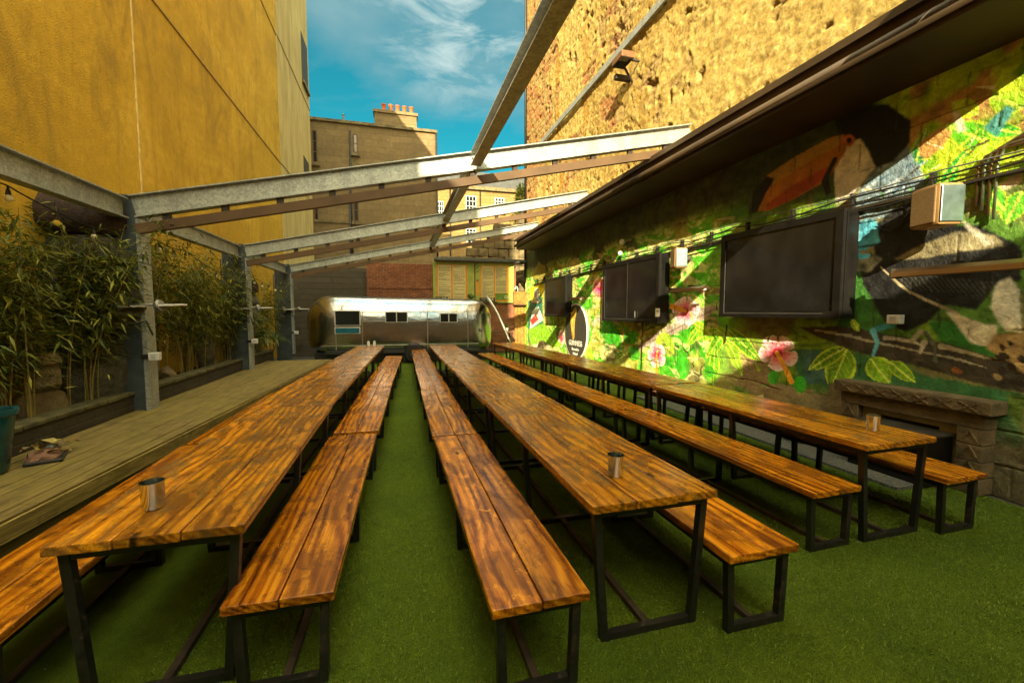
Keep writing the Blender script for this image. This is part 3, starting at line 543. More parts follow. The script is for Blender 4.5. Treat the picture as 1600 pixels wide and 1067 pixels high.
# ---- upper wall: rough cast with exposed stones, hollows and patches, as real relief
def relief_wall():
    uy = np.concatenate([np.arange(RY0, 3, .12), np.arange(3, RY1 + .001, .032)]); uy[-1] = RY1; uz = np.concatenate([np.arange(ZM, 13.5, .034), np.arange(13.5, HR + .1, .12)])
    Y, Z = np.meshgrid(uy, uz); N = lambda a, b, sd, o=4, d=None: vnoise(a, b, sd, o, d, Y + 10, Z)
    big = N(.35, .30, 21); md = N(1.1, 1.3, 22); sm = N(4.5, 5.5, 23, 4); fi = N(11, 13, 24, 3); crk = N(.9, 1.4, 25, 5, md * .8); stn = N(2.2, .25, 26, 4)
    rel = (big - .5) * .10 + (md - .5) * .05 + (sm - .5) * .022 + (fi - .5) * .034
    ex = smooth(md + (big - .5) * .9 + np.clip((Y - 11) / 14, 0, .25), .60, .66)                 # areas where the coat has fallen off
    row = Z / .26; st = np.abs(row % 1 - .5) > .44; vj = np.abs(((Y + np.floor(row) * .23) / .48) % 1 - .5) > .46
    rel -= ex * .022 + ex * (st | vj) * .016
    hol = smooth(sm + (crk - .5) * 1.4, .82, .88) * smooth(md, .42, .5); rel -= hol * .07
    ck = (np.abs(crk - .5) < .006) * smooth(big, .4, .5); rel -= ck * .03
    c = np.zeros(Y.shape + (3,)); c[:] = (.47, .335, .095)
    def L(m, col): c[:] = c * (1 - m[..., None]) + np.array(col) * m[..., None]
    L(smooth(big, .42, .60) * .7, (.38, .24, .055)); L(smooth(fi, .50, .72) * .55, (.58, .44, .17)); L((1 - smooth(fi, .30, .45)) * .65, (.25, .155, .05)); L(smooth(sm, .56, .7) * .35, (.38, .25, .07))
    L(smooth(stn, .54, .66) * np.clip((Y - 6) / 9, .15, .9), (.42, .21, .035)); L(ex * .75, (.36, .24, .09)); L(ex * (sm > .52) * (Y > 10) * .7, (.38, .13, .05)); L(ex * (st | vj) * .5, (.20, .13, .06)); L(hol * .6, (.16, .11, .06)); L(ck * .8, (.12, .08, .04))
    X = RX - .01 - rel; co = np.stack([X, Y, Z], -1).reshape(-1, 3); nz_, ny_ = Y.shape; idx = np.arange(nz_ * ny_).reshape(nz_, ny_)
    q = np.stack([idx[:-1, :-1], idx[1:, :-1], idx[1:, 1:], idx[:-1, 1:]], -1).reshape(-1, 4); nq = len(q); me = bpy.data.meshes.new('rough_wall')
    me.vertices.add(len(co)); me.vertices.foreach_set('co', co.ravel()); me.loops.add(nq * 4); me.loops.foreach_set('vertex_index', q.ravel().astype(np.int32)); me.polygons.add(nq)
    me.polygons.foreach_set('loop_start', np.arange(nq) * 4); me.polygons.foreach_set('loop_total', np.full(nq, 4)); me.update(calc_edges=True)
    at = me.color_attributes.new('paint', 'FLOAT_COLOR', 'POINT'); at.data.foreach_set('color', np.concatenate([c.reshape(-1, 3), np.ones((len(co), 1))], 1).ravel())
    t = NT('rough_cast'); a = t.n('VertexColor', layer_name='paint'); v = t.co(); n = t.noise(v, 17, 8, .82, .3)
    hs = t.n('HueSaturation', i_Color=a.outputs[0], i_Value=t.n('MapRange', i_Value=n, i_1=.32, i_2=.68, i_3=.45, i_4=1.45).outputs[0])
    me.materials.append(t.out(hs.outputs[0], .95, bump=n, bd=.03, spec=.1)); o = bpy.data.objects.new('rough_wall', me); scn.collection.objects.link(o); return o
local(relief_wall(), rb)
# ------------------------------------------------------------------ awning along the mural wall
AX = RX - .86; AY0 = 1.95; AY1 = 16.4
aw = thing('awning', 'long brown metal awning running along the mural wall', 'awning', (RX, 9, 4.4))
zt = CAM_H + .618 * AX
k = MB(); k.prism([(AX + .05, zt - .34), (RX - .03, zt - .40), (RX - .03, zt - .36), (AX + .05, zt - .30)], 'y', AY0, AY1); local(k.build('soffit', M['awning']), aw)
k = MB(); k.prism([(AX, zt), (AX + .05, zt + .015), (RX - .03, zt + .24), (RX - .03, zt + .27), (AX + .04, zt + .045), (AX - .02, zt + .012), (AX - .02, zt - .075), (AX, zt - .075)], 'y', AY0, AY1); local(k.build('roof_sheet', M['awning']), aw)
k = MB(); k.box(AX + .06, AX + .10, AY0, AY1, zt - .30, zt - .0); local(k.build('fascia_board', M['timber']), aw)
k = MB(); k.tube([(AX + .0, AY0, zt - .24), (AX + .0, AY1, zt - .24)], .055, 12); local(k.build('gutter', M['awning'], smooth=True), aw)
# ------------------------------------------------------------------ steel frame
RY = [2.2, 7.12, 11.6, 16.1]; PX0 = -3.52
def raf_z(x): return 3.30 + (x - PX0) * .2145
sf = thing('steel_frame', 'galvanised open steel roof frame with blue-grey posts over the benches', 'frame', (0, 9, 0))
def ibeam(p, q, ht, wd, tf=.016, tw=.012):
    b = MB(); p = Vector(p); q = Vector(q); up = Vector((0, 0, 1)); t = (q - p).normalized(); sd = t.cross(up).normalized(); u = sd.cross(t)
    b.beam(p + u * (ht / 2 - tf / 2), q + u * (ht / 2 - tf / 2), wd, tf); b.beam(p - u * (ht / 2 - tf / 2), q - u * (ht / 2 - tf / 2), wd, tf)
    b.beam(p, q, tw, ht - 2 * tf - .001); return b
for i, y in enumerate(RY):
    h = [.30, .30, .28, .24][i]; xe = RX - .01
    r_ = local(ibeam((PX0 + .06, y, raf_z(PX0) - h / 2), (xe, y, raf_z(xe) - h / 2), h, .15).build('rafter', M['galv']), sf)
    tb = MB(); tb.beam((PX0 + .08, y - .0, raf_z(PX0) - h - .15), (xe - .35, y - .0, raf_z(xe - .35) - h - .15), .09, .13)
    tb_ = local(tb.build('timber_batten', M['timber']), sf)
    for j in range(12):
        x = PX0 + .4 + j * .72; local(MB().box(x, x + .09, y - .03, y + .03, raf_z(x) - h - .09, raf_z(x) - h + .002).build('spacer_block', M['rust']), sf)
    if i: pass
    # post
    pt = MB(); xo = -4.0; zt_ = raf_z(PX0) + .02
    pt.box(xo, xo + .018, y + .12, y + .38, .02, zt_); pt.box(PX0 - .025, PX0, y + .12, y + .38, .2, zt_); pt.box(xo + .02, PX0 - .027, y + .15, y + .166, .02, zt_)
    pt.box(xo, PX0, y + .10, y + .40, zt_ + .001, zt_ + .02)
    p_ = local(pt.build('post', M['bluesteel']), sf)
    ft = MB(); ft.box(PX0 + .002, PX0 + .055, y + .13, y + .37, .26, zt_ - .3); local(ft.build('post_casing', M['galv']), sf)
    if i < 3: local(ibeam((PX0 - .12, y + .42, raf_z(PX0) - .15), (PX0 - .12, RY[i + 1] + .09, raf_z(PX0) - .15), .28, .15).build('eave_beam', M['galv']), sf)
    # conduit and cable down the post
    k = MB(); k.tube([(xo - .02, y + .10, zt_ - .35), (xo - .02, y + .10, 1.1), (xo + .02, y + .10, .7)], .014, 6); local(k.build('conduit', M['cable'], smooth=True), sf)
px_ = 1.28
for i in range(3):
    a, b = RY[i], RY[i + 1]
    z = raf_z(px_) - .15
    local(ibeam((px_, a + .09, z), (px_, b - .09, z), .20, .17).build('purlin', M['galv']), sf)
local(ibeam((px_, -4.2, raf_z(px_) - .15), (px_, RY[0] - .09, raf_z(px_) - .15), .20, .17).build('purlin', M['galv']), sf)
# ------------------------------------------------------------------ tables and benches
def frame_mb(x0, x1, top, y, tap, t=.04):
    m = MB(); 
    for s, xa, xb in ((1, x0, x0 + tap), (-1, x1, x1 - tap)):
        m.prism([(xa, top), (xa + s * t, top), (xb + s * t, .001), (xb, .001)], 'y', y, y + t)
    m.box(x0 + tap + t + .001, x1 - tap - t - .001, y + .001, y + t - .001, .002, t); m.box(x0 + t + .006, x1 - t - .006, y + .001, y + t - .001, top - t, top - .001)
    return m
def seat_set(name, cat, W_, L, H_, nplank, tk, mat, tap):
    t = thing(name, 'x', cat)
    p = MB(); wp = W_ / nplank; gap = .007 if nplank == 2 else .003
    for i in range(nplank):
        p.bbox(i * wp + gap / 2, (i + 1) * wp - gap / 2, random.uniform(0, .008), L - .012, H_ - tk, H_ + random.uniform(-.0015, .0015), .006, jit=.0012)
    p.build('tabletop' if nplank == 3 else 'seat', mat, t)
    top = H_ - tk - .002
    for y in (.045, L / 2 - .02, L - .10): frame_mb(.03, W_ - .03, top, y, tap).build('leg_frame', M['steelblack'], t)
    m = MB(); m.box(W_ / 2 - .018, W_ / 2 + .018, .086, L / 2 - .021, .004, .036); m.box(W_ / 2 - .018, W_ / 2 + .018, L / 2 + .021, L - .101, .004, .036); m.build('stretcher', M['rust'], t)
    m = MB()
    for x in (.032, W_ - .068): m.box(x, x + .036, .087, L / 2 - .022, top - .038, top - .002); m.box(x, x + .036, L / 2 + .022, L - .102, top - .038, top - .002)
    m.build('apron_rail', M['steelblack'], t)
    return t
LT = 2.62
tproto = seat_set('dining_table', 'table', .745, LT, .76, 3, .045, M['table'], .055); bproto = seat_set('bench', 'bench', .465, LT, .46, 2, .045, M['bench'], .015)
ordn = ['nearest', 'second', 'third', 'fourth', 'farthest']
used = set()
def place(proto, x, y, yaw, label, grp):
    o = proto if proto.name not in used else copy_tree(proto); used.add(proto.name if o is proto else o.name)
    o.location = (x, y, 0); o.rotation_euler = (0, 0, yaw); o['label'] = label; o['group'] = grp; return o
def row(proto, pts, yaws, what, rowlab, grp):
    n = len(pts)
    for i, ((x, y), a) in enumerate(zip(pts, yaws)):
        word = ordn[i] if i < n - 1 else 'farthest'
        place(proto, x, y, R(a), f'{word} {what} from the camera in the {rowlab}', grp)
row(tproto, [(-1.43, 2.12), (-1.43, 4.77), (-1.33, 7.42), (-1.21, 10.07)], [-.4, -2.2, -2.4, -2.6], 'brown wooden table', 'left row of tables', 'wooden tables in three long rows')
row(tproto, [(.915, 1.87), (.885, 4.52), (.875, 7.17), (.87, 9.82)], [.4, 0, .2, 0], 'brown wooden table', 'middle row of tables', 'wooden tables in three long rows')
row(tproto, [(3.25, 2.24), (3.19, 4.89), (3.05, 7.54), (2.93, 10.19)], [1.2, 2.8, 2.4, 2.6], 'brown wooden table', 'right row of tables, by the mural', 'wooden tables in three long rows')
bg_ = 'wooden benches along the tables'
row(bproto, [(-1.99, 2.02), (-1.98, 4.68), (-1.87, 7.34), (-1.72, 10.0)], [0, -1.5, -2.5, -2.6], 'bench', 'row between the deck and the left tables', bg_)
row(bproto, [(-.76, 2.0), (-.67, 4.71), (-.58, 7.36), (-.46, 9.99)], [-1.6, -2.1, -2.6, -3], 'two-plank bench', 'row just left of the grass aisle', bg_)
row(bproto, [(.362, 1.68), (.325, 4.34), (.36, 6.99), (.38, 9.64), (.42, 12.1)], [.6, -.4, 0, -.4, -.6], 'two-plank bench', 'row just right of the grass aisle', bg_)
row(bproto, [(1.635, 1.75), (1.64, 4.4), (1.66, 7.05), (1.66, 9.7)], [.3, 0, 0, .2], 'bench', 'row on the right side of the middle tables', bg_)
row(bproto, [(2.785, 2.24), (2.68, 4.88), (2.58, 7.5), (2.45, 10.15)], [1.8, 2.2, 2.6, 2.0], 'bench', 'row on the left side of the right tables', bg_)
row(bproto, [(3.985, 2.17), (3.94, 4.82), (3.83, 7.47), (3.72, 10.12)], [1.0, 2.2, 2.4, 2.2], 'bench', 'row against the mural wall', bg_)
# cups
def cup(x, y, z, label, s=1.0):
    t = thing('metal_cup', label, 'cup', (x, y, z), group='polished metal cups on the tables')
    MB().lathe([(.0001, .001), (.040, .001), (.043, .006), (.046, .118), (.049, .122), (.049, .127), (.045, .127), (.044, .12), (.040, .010), (.0001, .008)], n=32).build('body', M['chrome'], t, smooth=40)
    t.scale = (s, s, s); return t
cup(-1.17, 2.42, .7625, 'shiny steel cup on the near end of the left table', 1.05); cup(1.22, 2.20, .7625, 'shiny steel cup on the near end of the middle table', 1.0); cup(3.70, 2.52, .7625, 'shiny steel cup on the near end of the right table', 1.0)
def cond(x, y, label, c):
    t = thing('condiment_bottle', label, 'bottle', (x, y, .7625), group='small bottles at the far end of the left table')
    MB().lathe([(.0001, .001), (.035, .001), (.037, .01), (.037, .12), (.02, .14)], n=14).build('body', M['white'], t, smooth=40)
    MB().lathe([(.022, .141), (.022, .18), (.0001, .182)], n=14).build('cap', c, t, smooth=40)
cond(-.78, 12.5, 'left of two white bottles at the far end of the left table', M['steelblack']); cond(-.62, 12.52, 'right of two white bottles at the far end of the left table', M['ink'])
# ------------------------------------------------------------------ deck platform and planter
dk = thing('deck_platform', 'long weathered grey-green timber deck step along the left side', 'deck', (-3, 8, 0))
da = math.atan2(.70, 9.0); x0 = -2.80; 
def dx(y): return x0 + (y - 1.0) * .0695
m = MB(); nb_ = 8; ye = 13.7
for i in range(nb_):
    xa = -3.66 + 0 ; 
    def bx(y, i=i): 
        r_ = dx(y); l_ = -3.66; return l_ + (r_ - l_) * i / nb_
    segs = [0.6, 3.9, 7.3, 10.6, ye] if i % 2 else [0.6, 2.6, 5.7, 9.0, 12.2, ye]
    for a, b in zip(segs[:-1], segs[1:]):
        g_ = .004; zz = .30 + random.uniform(-.002, .002)
        P = [(bx(a) + g_, a + g_), (bx(a, i + 1) - g_, a + g_), (bx(b, i + 1) - g_, b - g_), (bx(b) + g_, b - g_)]
        m.prism(P, 'z', zz - .028, zz)
local(m.build('deck_boards', M['deck']), dk)
m = MB()
for k_ in range(7):   # grooved fascia: narrow ridges
    z0 = .282 - k_ * .0195
    m.prism([(dx(.6) + .002, .6), (dx(.6) + .022, .6), (dx(ye) + .022, ye), (dx(ye) + .002, ye)], 'z', z0 - .014, z0)
m.prism([(dx(.6) - .02, .6), (dx(.6) + .012, .6), (dx(ye) + .012, ye), (dx(ye) - .02, ye)], 'z', .148, .2685); local(m.build('grooved_fascia', M['deckedge']), dk)
m = MB(); m.prism([(dx(.6) - .06, .6), (dx(.6) - .03, .6), (dx(ye) - .03, ye - .05), (dx(ye) - .06, ye - .05)], 'z', 0, .27); local(m.build('lower_fascia', M['decksub']), dk)
m = MB(); m.prism([(-3.66, ye - .005), (dx(ye) - .03, ye - .005), (dx(ye) - .03, ye + .02), (-3.66, ye + .02)], 'z', 0.0, .27); local(m.build('end_board', M['decksub']), dk)
kb = thing('planter_wall', 'low dark mossy brick planter wall behind the deck', 'wall', (-3.75, 9, 0))
m = MB(); m.box(-3.86, -3.675, 0.6, 14.5, -.003, .52); local(m.build('brickwork', M['brickdark']), kb)
m = MB()
for i in range(32): m.bbox(-3.90, -3.655, .6 + i * .435, .6 + i * .435 + .425, .522, .575, .01, jit=.005)
local(m.build('coping', plain('mossy_coping', (.075, .065, .022), .9, 0, .55, 7, .01)), kb)
m = MB(); random.seed(3); NXs = 6; NYs = 60
vs = [(-4.38 + .5 * i / NXs, .7 + 13.7 * j / NYs, .46 + random.uniform(-.04, .05)) for j in range(NYs + 1) for i in range(NXs + 1)]
m.add(vs, [(j * (NXs + 1) + i, j * (NXs + 1) + i + 1, (j + 1) * (NXs + 1) + i + 1, (j + 1) * (NXs + 1) + i) for j in range(NYs) for i in range(NXs)]); tag(m.build('planting_bed_soil', M['soil']), kind='structure')
# ------------------------------------------------------------------ statues and stones in the bed
def rock(name, c, s, mat, label, cat, seed, flat=.0, group=None, sub=3):
    random.seed(seed); bm = bmesh.new(); bmesh.ops.create_icosphere(bm, subdivisions=sub, radius=1)
    ph = [Vector((random.uniform(-1, 1), random.uniform(-1, 1), random.uniform(-1, 1))).normalized() for _ in range(9)]; dd = [random.uniform(.55, .85) for _ in ph]
    for v in bm.verts:
        for n_, d_ in zip(ph, dd):
            e = v.co.dot(n_) - d_
            if e > 0: v.co -= n_ * e * .9
        v.co += Vector((random.uniform(-1, 1), random.uniform(-1, 1), random.uniform(-1, 1))) * .025
        v.co = Vector((v.co.x * s[0], v.co.y * s[1], v.co.z * s[2]))
    mn = min(v.co.z for v in bm.verts)
    o = MB().add([v.co - Vector((0, 0, mn)) for v in bm.verts], [[v.index for v in f.verts] for f in bm.faces]).build(name, mat); bm.free(); o.location = c
    return tag(o, label, cat, group)
def moai(c, H_, rz, hat, label, mat):
    """upright carved head: long face with brow, nose, lips, ears, chin and torso; optional stone topknot"""
    t = thing('stone_statue', label, 'statue', c, rz)
    # cross sections (z, half width x, front y, back y)
    sec = [(0, .30, -.16, .20), (.18, .31, -.19, .20), (.36, .28, -.17, .19), (.42, .20, -.12, .17), (.46, .20, -.20, .17), (.52, .21, -.24, .18), (.56, .215, -.22, .19), (.62, .22, -.21, .20), (.70, .225, -.20, .21), (.75, .23, -.15, .22), (.80, .235, -.14, .22), (.83, .245, -.22, .22), (.88, .235, -.23, .21), (.97, .20, -.18, .18), (1.0, .14, -.12, .13)]
    vs = []; n = 20
    for z, hw, f_, b_ in sec:
        for k in range(n):
            a = 2 * math.pi * k / n; cx_, sy_ = math.cos(a), math.sin(a)
            x = hw * math.copysign(abs(cx_) ** .7, cx_); y = ((b_ if sy_ > 0 else -f_) * math.copysign(abs(sy_) ** .8, sy_))
            if abs(cx_) < .32 and sy_ < 0:
                if .56 <= z <= .84: y -= .09 * (1 - (z - .56) / .3 * .75) * (1 - abs(cx_) / .34)
                if .50 <= z <= .53: y -= .03
            vs.append((x * H_, y * H_, z * H_))
    fs = [(i * n + k, i * n + (k + 1) % n, (i + 1) * n + (k + 1) % n, (i + 1) * n + k) for i in range(len(sec) - 1) for k in range(n)] + [tuple((len(sec) - 1) * n + k for k in range(n))]
    m = MB().add(vs, fs)
    for s in (-1, 1): m.bbox(s * .235 * H_ - .02 * H_, s * .235 * H_ + .02 * H_, -.03 * H_, .05 * H_, .56 * H_, .80 * H_, .008)
    m.build('carved_head', mat, t, smooth=50)
    if hat:
        h = MB(); h.lathe([(.0001, .985 * H_), (.24 * H_, .985 * H_), (.285 * H_, 1.03 * H_), (.29 * H_, 1.12 * H_), (.25 * H_, 1.19 * H_), (.12 * H_, 1.21 * H_), (.11 * H_, 1.25 * H_), (.0001, 1.26 * H_)], n=14)
        h.v = [(v[0] * 1.0 + random.uniform(-.01, .01), v[1] * .8, v[2] + random.uniform(-.012, .012)) for v in h.v]
        h.build('topknot', plain('red_brown_stone', (.035, .018, .012), .85, 0, .5, 6, .02), t, smooth=50)
    return t
moai((-4.12, 7.45, .45), 2.35, R(72), True, 'tall grey carved stone head with dark brown topknot, in the bamboo at far left', M['stonegrey'])
moai((-4.14, 13.3, .45), 1.8, R(75), True, 'carved stone head with brown topknot among plants beside the farthest post', M['stonegrey'])
moai((-4.08, 6.25, .45), .8, R(70), False, 'small brown carved stone figure behind the planter wall at the left edge', M['stone'])
o = rock('pointed_stone', (-4.08, 10.72, .44), (.20, .34, .52), M['stonegrey'], 'pale pointed standing stone in the bed between first and second posts', 'stone', 12)
rock('block_stone', (-3.98, 8.9, .44), (.12, .22, .17), M['stone'], 'squat brown stone block in the bed just behind the first post', 'stone', 5)
rock('orange_stone', (-3.98, 12.0, .44), (.12, .16, .42), plain('orange_clay', (.32, .12, .03), .8), 'upright orange stone just before the second post', 'stone', 8)
# ------------------------------------------------------------------ bamboo
def bamboo(name, label, x, y, n, hmin, hmax, leaves, seed, spread=(.17, .4), leaf_l=.15, lean=.12, low=.25, grp='bamboo clumps in the left planting bed', mat='bambooleaf'):
    r = np.random.default_rng(seed); t = thing(name, label, 'plant', (x, y, .45), group=grp); st = MB(); P = []; D = []
    for i in range(n):
        bx_, by_ = r.normal(0, spread[0] * .55), r.normal(0, spread[1] * .6); h = r.uniform(hmin, hmax); lx, ly = r.normal(.05, lean), r.normal(0, lean)
        pts = [Vector((bx_ + lx * h * s ** 2, by_ + ly * h * s ** 2, h * s)) for s in np.linspace(0, 1, 7)]
        for p_ in pts: p_.x = max(-.28, p_.x)
        st.tube(pts, .009, 5, False, .003)
        for k in range(int(leaves / n)):
            s = low + (1 - low) * r.random() ** .8; j = min(5, int(s * 6)); p = pts[j].lerp(pts[j + 1], s * 6 - j)
            a = r.uniform(0, 6.283); ln = r.exponential(.13) ; q = p + Vector((math.cos(a) * ln, math.sin(a) * ln * 1.3, r.normal(-.02, .07))); q.x = max(-.29, q.x)
            P.append(q); D.append((a + r.normal(0, .5), r.uniform(-.9, .25)))
    st.build('culms', M['culm'], t, smooth=True)
    vs = []; fs = []
    for q, (a, e) in zip(P, D):
        L = leaf_l * r.uniform(.6, 1.25); wd = L * .085; d = Vector((math.cos(a) * math.cos(e), math.sin(a) * math.cos(e), math.sin(e))); s = Vector((-math.sin(a), math.cos(a), r.normal(0, .4))).normalized()
        k = len(vs); vs += [q, q + d * L * .35 + s * wd, q + d * L + Vector((0, 0, -.15 * L)), q + d * L * .35 - s * wd]; fs.append((k, k + 1, k + 2, k + 3))
    for i_, v in enumerate(vs):
        if v.x < -.34: v.x = -.34 + (.0 if True else 0)
    MB_ = MB(); MB_.v = [tuple(v) for v in vs]; MB_.f = fs
    me = bpy.data.meshes.new('foliage'); me.from_pydata(MB_.v, [], fs); me.materials.append(M[mat]); o = bpy.data.objects.new('foliage', me); scn.collection.objects.link(o); o.parent = t
    return t
bamboo('bamboo_clump', 'dense bamboo at the left edge, behind the small brown carved figure', -4.05, 5.9, 18, 1.6, 2.4, 3700, 11, (.2, .5), low=.3)
bamboo('bamboo_clump', 'bamboo growing in front of the tall stone head with topknot', -4.0, 6.85, 15, 1.8, 2.6, 2700, 12, (.14, .26), low=.35)
bamboo('bamboo_clump', 'tall wispy bamboo just right of the first post', -4.08, 8.9, 9, 1.9, 2.9, 1500, 13, (.2, .35), low=.35)
bamboo('bamboo_clump', 'dense bamboo above the squat stone block', -4.05, 9.8, 16, 1.5, 2.5, 2500, 14, (.2, .5), low=.3)
bamboo('bamboo_clump', 'dense dark bamboo above the pale pointed stone', -4.02, 10.9, 18, 1.5, 2.6, 3100, 15, (.2, .5), low=.4)
bamboo('bamboo_clump', 'bamboo just before the second post, topmost leaves above the eave beam', -4.05, 11.8, 12, 1.6, 3.0, 2400, 16, (.2, .3), low=.2)
bamboo('bamboo_clump', 'bushy bamboo just beyond the second post', -4.0, 12.9, 14, 1.2, 2.0, 2800, 17, (.2, .4), low=.1)
bamboo('bamboo_clump', 'bamboo beside the farthest post', -4.0, 15.0, 12, 1.2, 2.3, 2000, 18, (.2, .4), low=.15)
def palm(x, y, z, label, n, L, seed):
    r = np.random.default_rng(seed); t = thing('palm_plant', label, 'plant', (x, y, z), group='strap-leaved plants near the farthest post'); m = MB()
    for i in range(n):
        a = r.uniform(0, 6.283); e = r.uniform(.2, 1.4); l = L * r.uniform(.6, 1.1); s = Vector((-math.sin(a), math.cos(a), 0)); pts = []
        for k in range(6):
            u = k / 5; pts.append(Vector((math.cos(a) * math.cos(e) * l * u, math.sin(a) * math.cos(e) * l * u, math.sin(e) * l * u - .55 * l * u * u)))
        vs = []; 
        for k, p in enumerate(pts):
            wd = .022 * math.sin(math.pi * (.12 + .86 * k / 5)) ; vs += [p + s * wd, p - s * wd]
        m.add(vs, [(2 * k, 2 * k + 1, 2 * k + 3, 2 * k + 2) for k in range(5)])
    m.build('leaves', M['palmleaf'], t); MB().lathe([(.03, -.3), (.035, 0), (.0001, .05)], n=8).build('stem', M['culm'], t)
palm(-3.75, 13.6, .95, 'drooping pale green strap-leaved plant just beyond the second post', 90, .75, 1)
palm(-3.7, 14.7, .85, 'arching strap-leaved plant by the farthest post', 60, .65, 2)
palm(-3.9, 13.0, 1.5, 'upper strap-leaved plant between the second and farthest posts', 70, .6, 3)
# ------------------------------------------------------------------ fittings on posts
for i, y in enumerate(RY[1:]):
    wh = ['first', 'second', 'farthest'][i]; z = 1.79
    t = thing('patio_floodlight', f'twin-headed grey floodlight arm on the {wh} post', 'light', (PX0 + .01, y + .05, z), group='twin floodlights on the posts')
    MB().tube([(-.42, 0, .02), (.42, 0, .02)], .012, 8).build('arm', M['greymetal'], t, smooth=True)
    MB().box(-.12, .0, .0, .09, -.03, .05).build('bracket', M['steelblack'], t)
    for x in (-.18, .30):
        Mx = Matrix.Rotation(R(90), 4, 'Y')
        h = MB(); h.lathe([(.0001, -.03), (.055, -.03), (.07, -.01), (.07, .03), (.05, .05), (.0001, .05)], (x - .03, -.03, .0), 16, Matrix.Rotation(R(62), 4, 'Y') @ Matrix.Rotation(R(12), 4, 'X')); h.build('lamp_head', M['greymetal'], t, smooth=40)
        h = MB(); h.bbox(x, x + .27, -.10, .06, -.008, .010, .004, Matrix.Rotation(R(-2), 4, 'Y')); h.build('reflector_plate', M['white'], t)
    t.scale = (1.0, 1.3, 1.35); c = MB(); c.tube([(-.46, .06, .02), (-.44, -.02, -.10), (-.30, -.03, -.17), (-.05, -.03, -.18), (.09, .0, -.15), (.10, .1, -.3)], .012, 6); c.build('cable', M['cable'], t, smooth=True)
    t = thing('socket_box', f'white double socket box low on the {wh} post', 'socket', (PX0 + .08, y + .10, 1.08 if i == 0 else 1.0), group='white socket boxes on the posts')
    MB().bbox(0, .13, -.02, .07, -.055, .055, .008).build('box', M['white'], t); MB().box(.035, .095, -.026, -.0205, -.03, .03).build('faceplate', plain('socket_face', (.45, .43, .4), .5), t); MB().box(-.10, -.002, .0, .06, -.03, .03).build('gland', M['steelblack'], t)
# string lights
def festoon(pts, name_label, nb, seed, sag=.12):
    t = thing('string_lights', name_label, 'string lights', pts[0], group='festoon string lights'); P0 = Vector(pts[0]); path = []
    for a, b in zip(pts[:-1], pts[1:]):
        a = Vector(a) - P0; b = Vector(b) - P0
        for k in range(10): u = k / 10; path.append(a.lerp(b, u) - Vector((0, 0, 4 * sag * u * (1 - u))))
    path.append(Vector(pts[-1]) - P0)
    MB().tube(path, .008, 6).build('cord', M['cable'], t, smooth=True)
    for k in range(nb):
        u = (k + .5) / nb * (len(path) - 1); j = int(u); p = path[j].lerp(path[j + 1], u - j)
        h = MB(); h.lathe([(.008, 0), (.010, -.03), (.016, -.04), (.022, -.085), (.026, -.09)], p, 12); ho = h.build('bulb_holder', M['steelblack'], t, smooth=True)
        b = MB(); b.lathe([(.018, -.088), (.030, -.11), (.032, -.13), (.022, -.152), (.0001, -.16)], p, 12); b.build('bulb', M['bulb'] if k % 3 else M['amber'], ho, smooth=True)
festoon([(-3.75, 3.6, 3.28), (-3.75, 5.55, 2.98), (-3.75, 7.1, 2.80)], 'festoon lights left of the first post, over the stone head', 5, 1, .05)
festoon([(-3.72, 7.6, 3.0), (-3.8, 9.4, 2.86), (-3.72, 11.6, 2.55)], 'festoon lights between the first and second posts', 7, 2, .08)
festoon([(-3.72, 12.05, 2.75), (-3.72, 16.2, 2.55)], 'festoon lights between the second and farthest posts', 6, 3, .1)
# pot and litter on deck
t = thing('plant_pot', 'tall glazed teal pot at the left edge of the deck', 'pot', (-3.50, 4.70, .302))
MB().lathe([(.0001, 0), (.13, 0), (.15, .02), (.21, .50), (.235, .52), (.235, .56), (.20, .56), (.19, .5), (.12, .48), (.0001, .48)], n=32).build('body', M['teal'], t, smooth=40); MB().lathe([(.185, .505), (.0001, .515)], n=24).build('soil', M['soil'], t)
t = thing('debris_pile', 'small heap of dead leaves, tile and crumpled cloth beside the teal pot', 'debris', (-3.36, 5.15, .302))
random.seed(9); m = MB(); m.bbox(-.1, .16, -.3, .02, .0, .03, .01, Matrix.Rotation(R(25), 4, 'Z')); m.build('tray', M['steelblack'], t)
m = MB(); m.bbox(-.10, .10, -.26, -.02, .05, .10, .02, Matrix.Rotation(R(30), 4, 'Z') @ Matrix.Rotation(R(12), 4, 'X'), jit=.008, cuts=3); m.build('clay_tile', plain('dull_clay', (.13, .06, .03), .8), t)
m = MB()
for k in range(26):
    c = Vector((random.uniform(-.12, .16), random.uniform(-.12, .22), random.uniform(.02, .12))); a = random.uniform(0, 6.28); s = random.uniform(.04, .085)
    u = Vector((math.cos(a), math.sin(a), random.uniform(-.5, .5))) * s; v = Vector((-math.sin(a), math.cos(a), random.uniform(-.5, .5))) * s * .5
    m.add([c - u, c - v + Vector((0, 0, .02)), c + u, c + v + Vector((0, 0, .02))], [(0, 1, 2, 3)])
m.build('dead_leaves', leafmat('dead_leaf', (.08, .045, .015), (.20, .13, .04), (.42, .34, .05), .1), t)
MB().lathe([(.06, .06), (.055, .10), (.03, .125), (.0001, .13)], (-.02, .12, 0), 16).build('metal_bowl', M['greymetal'], t, smooth=True)
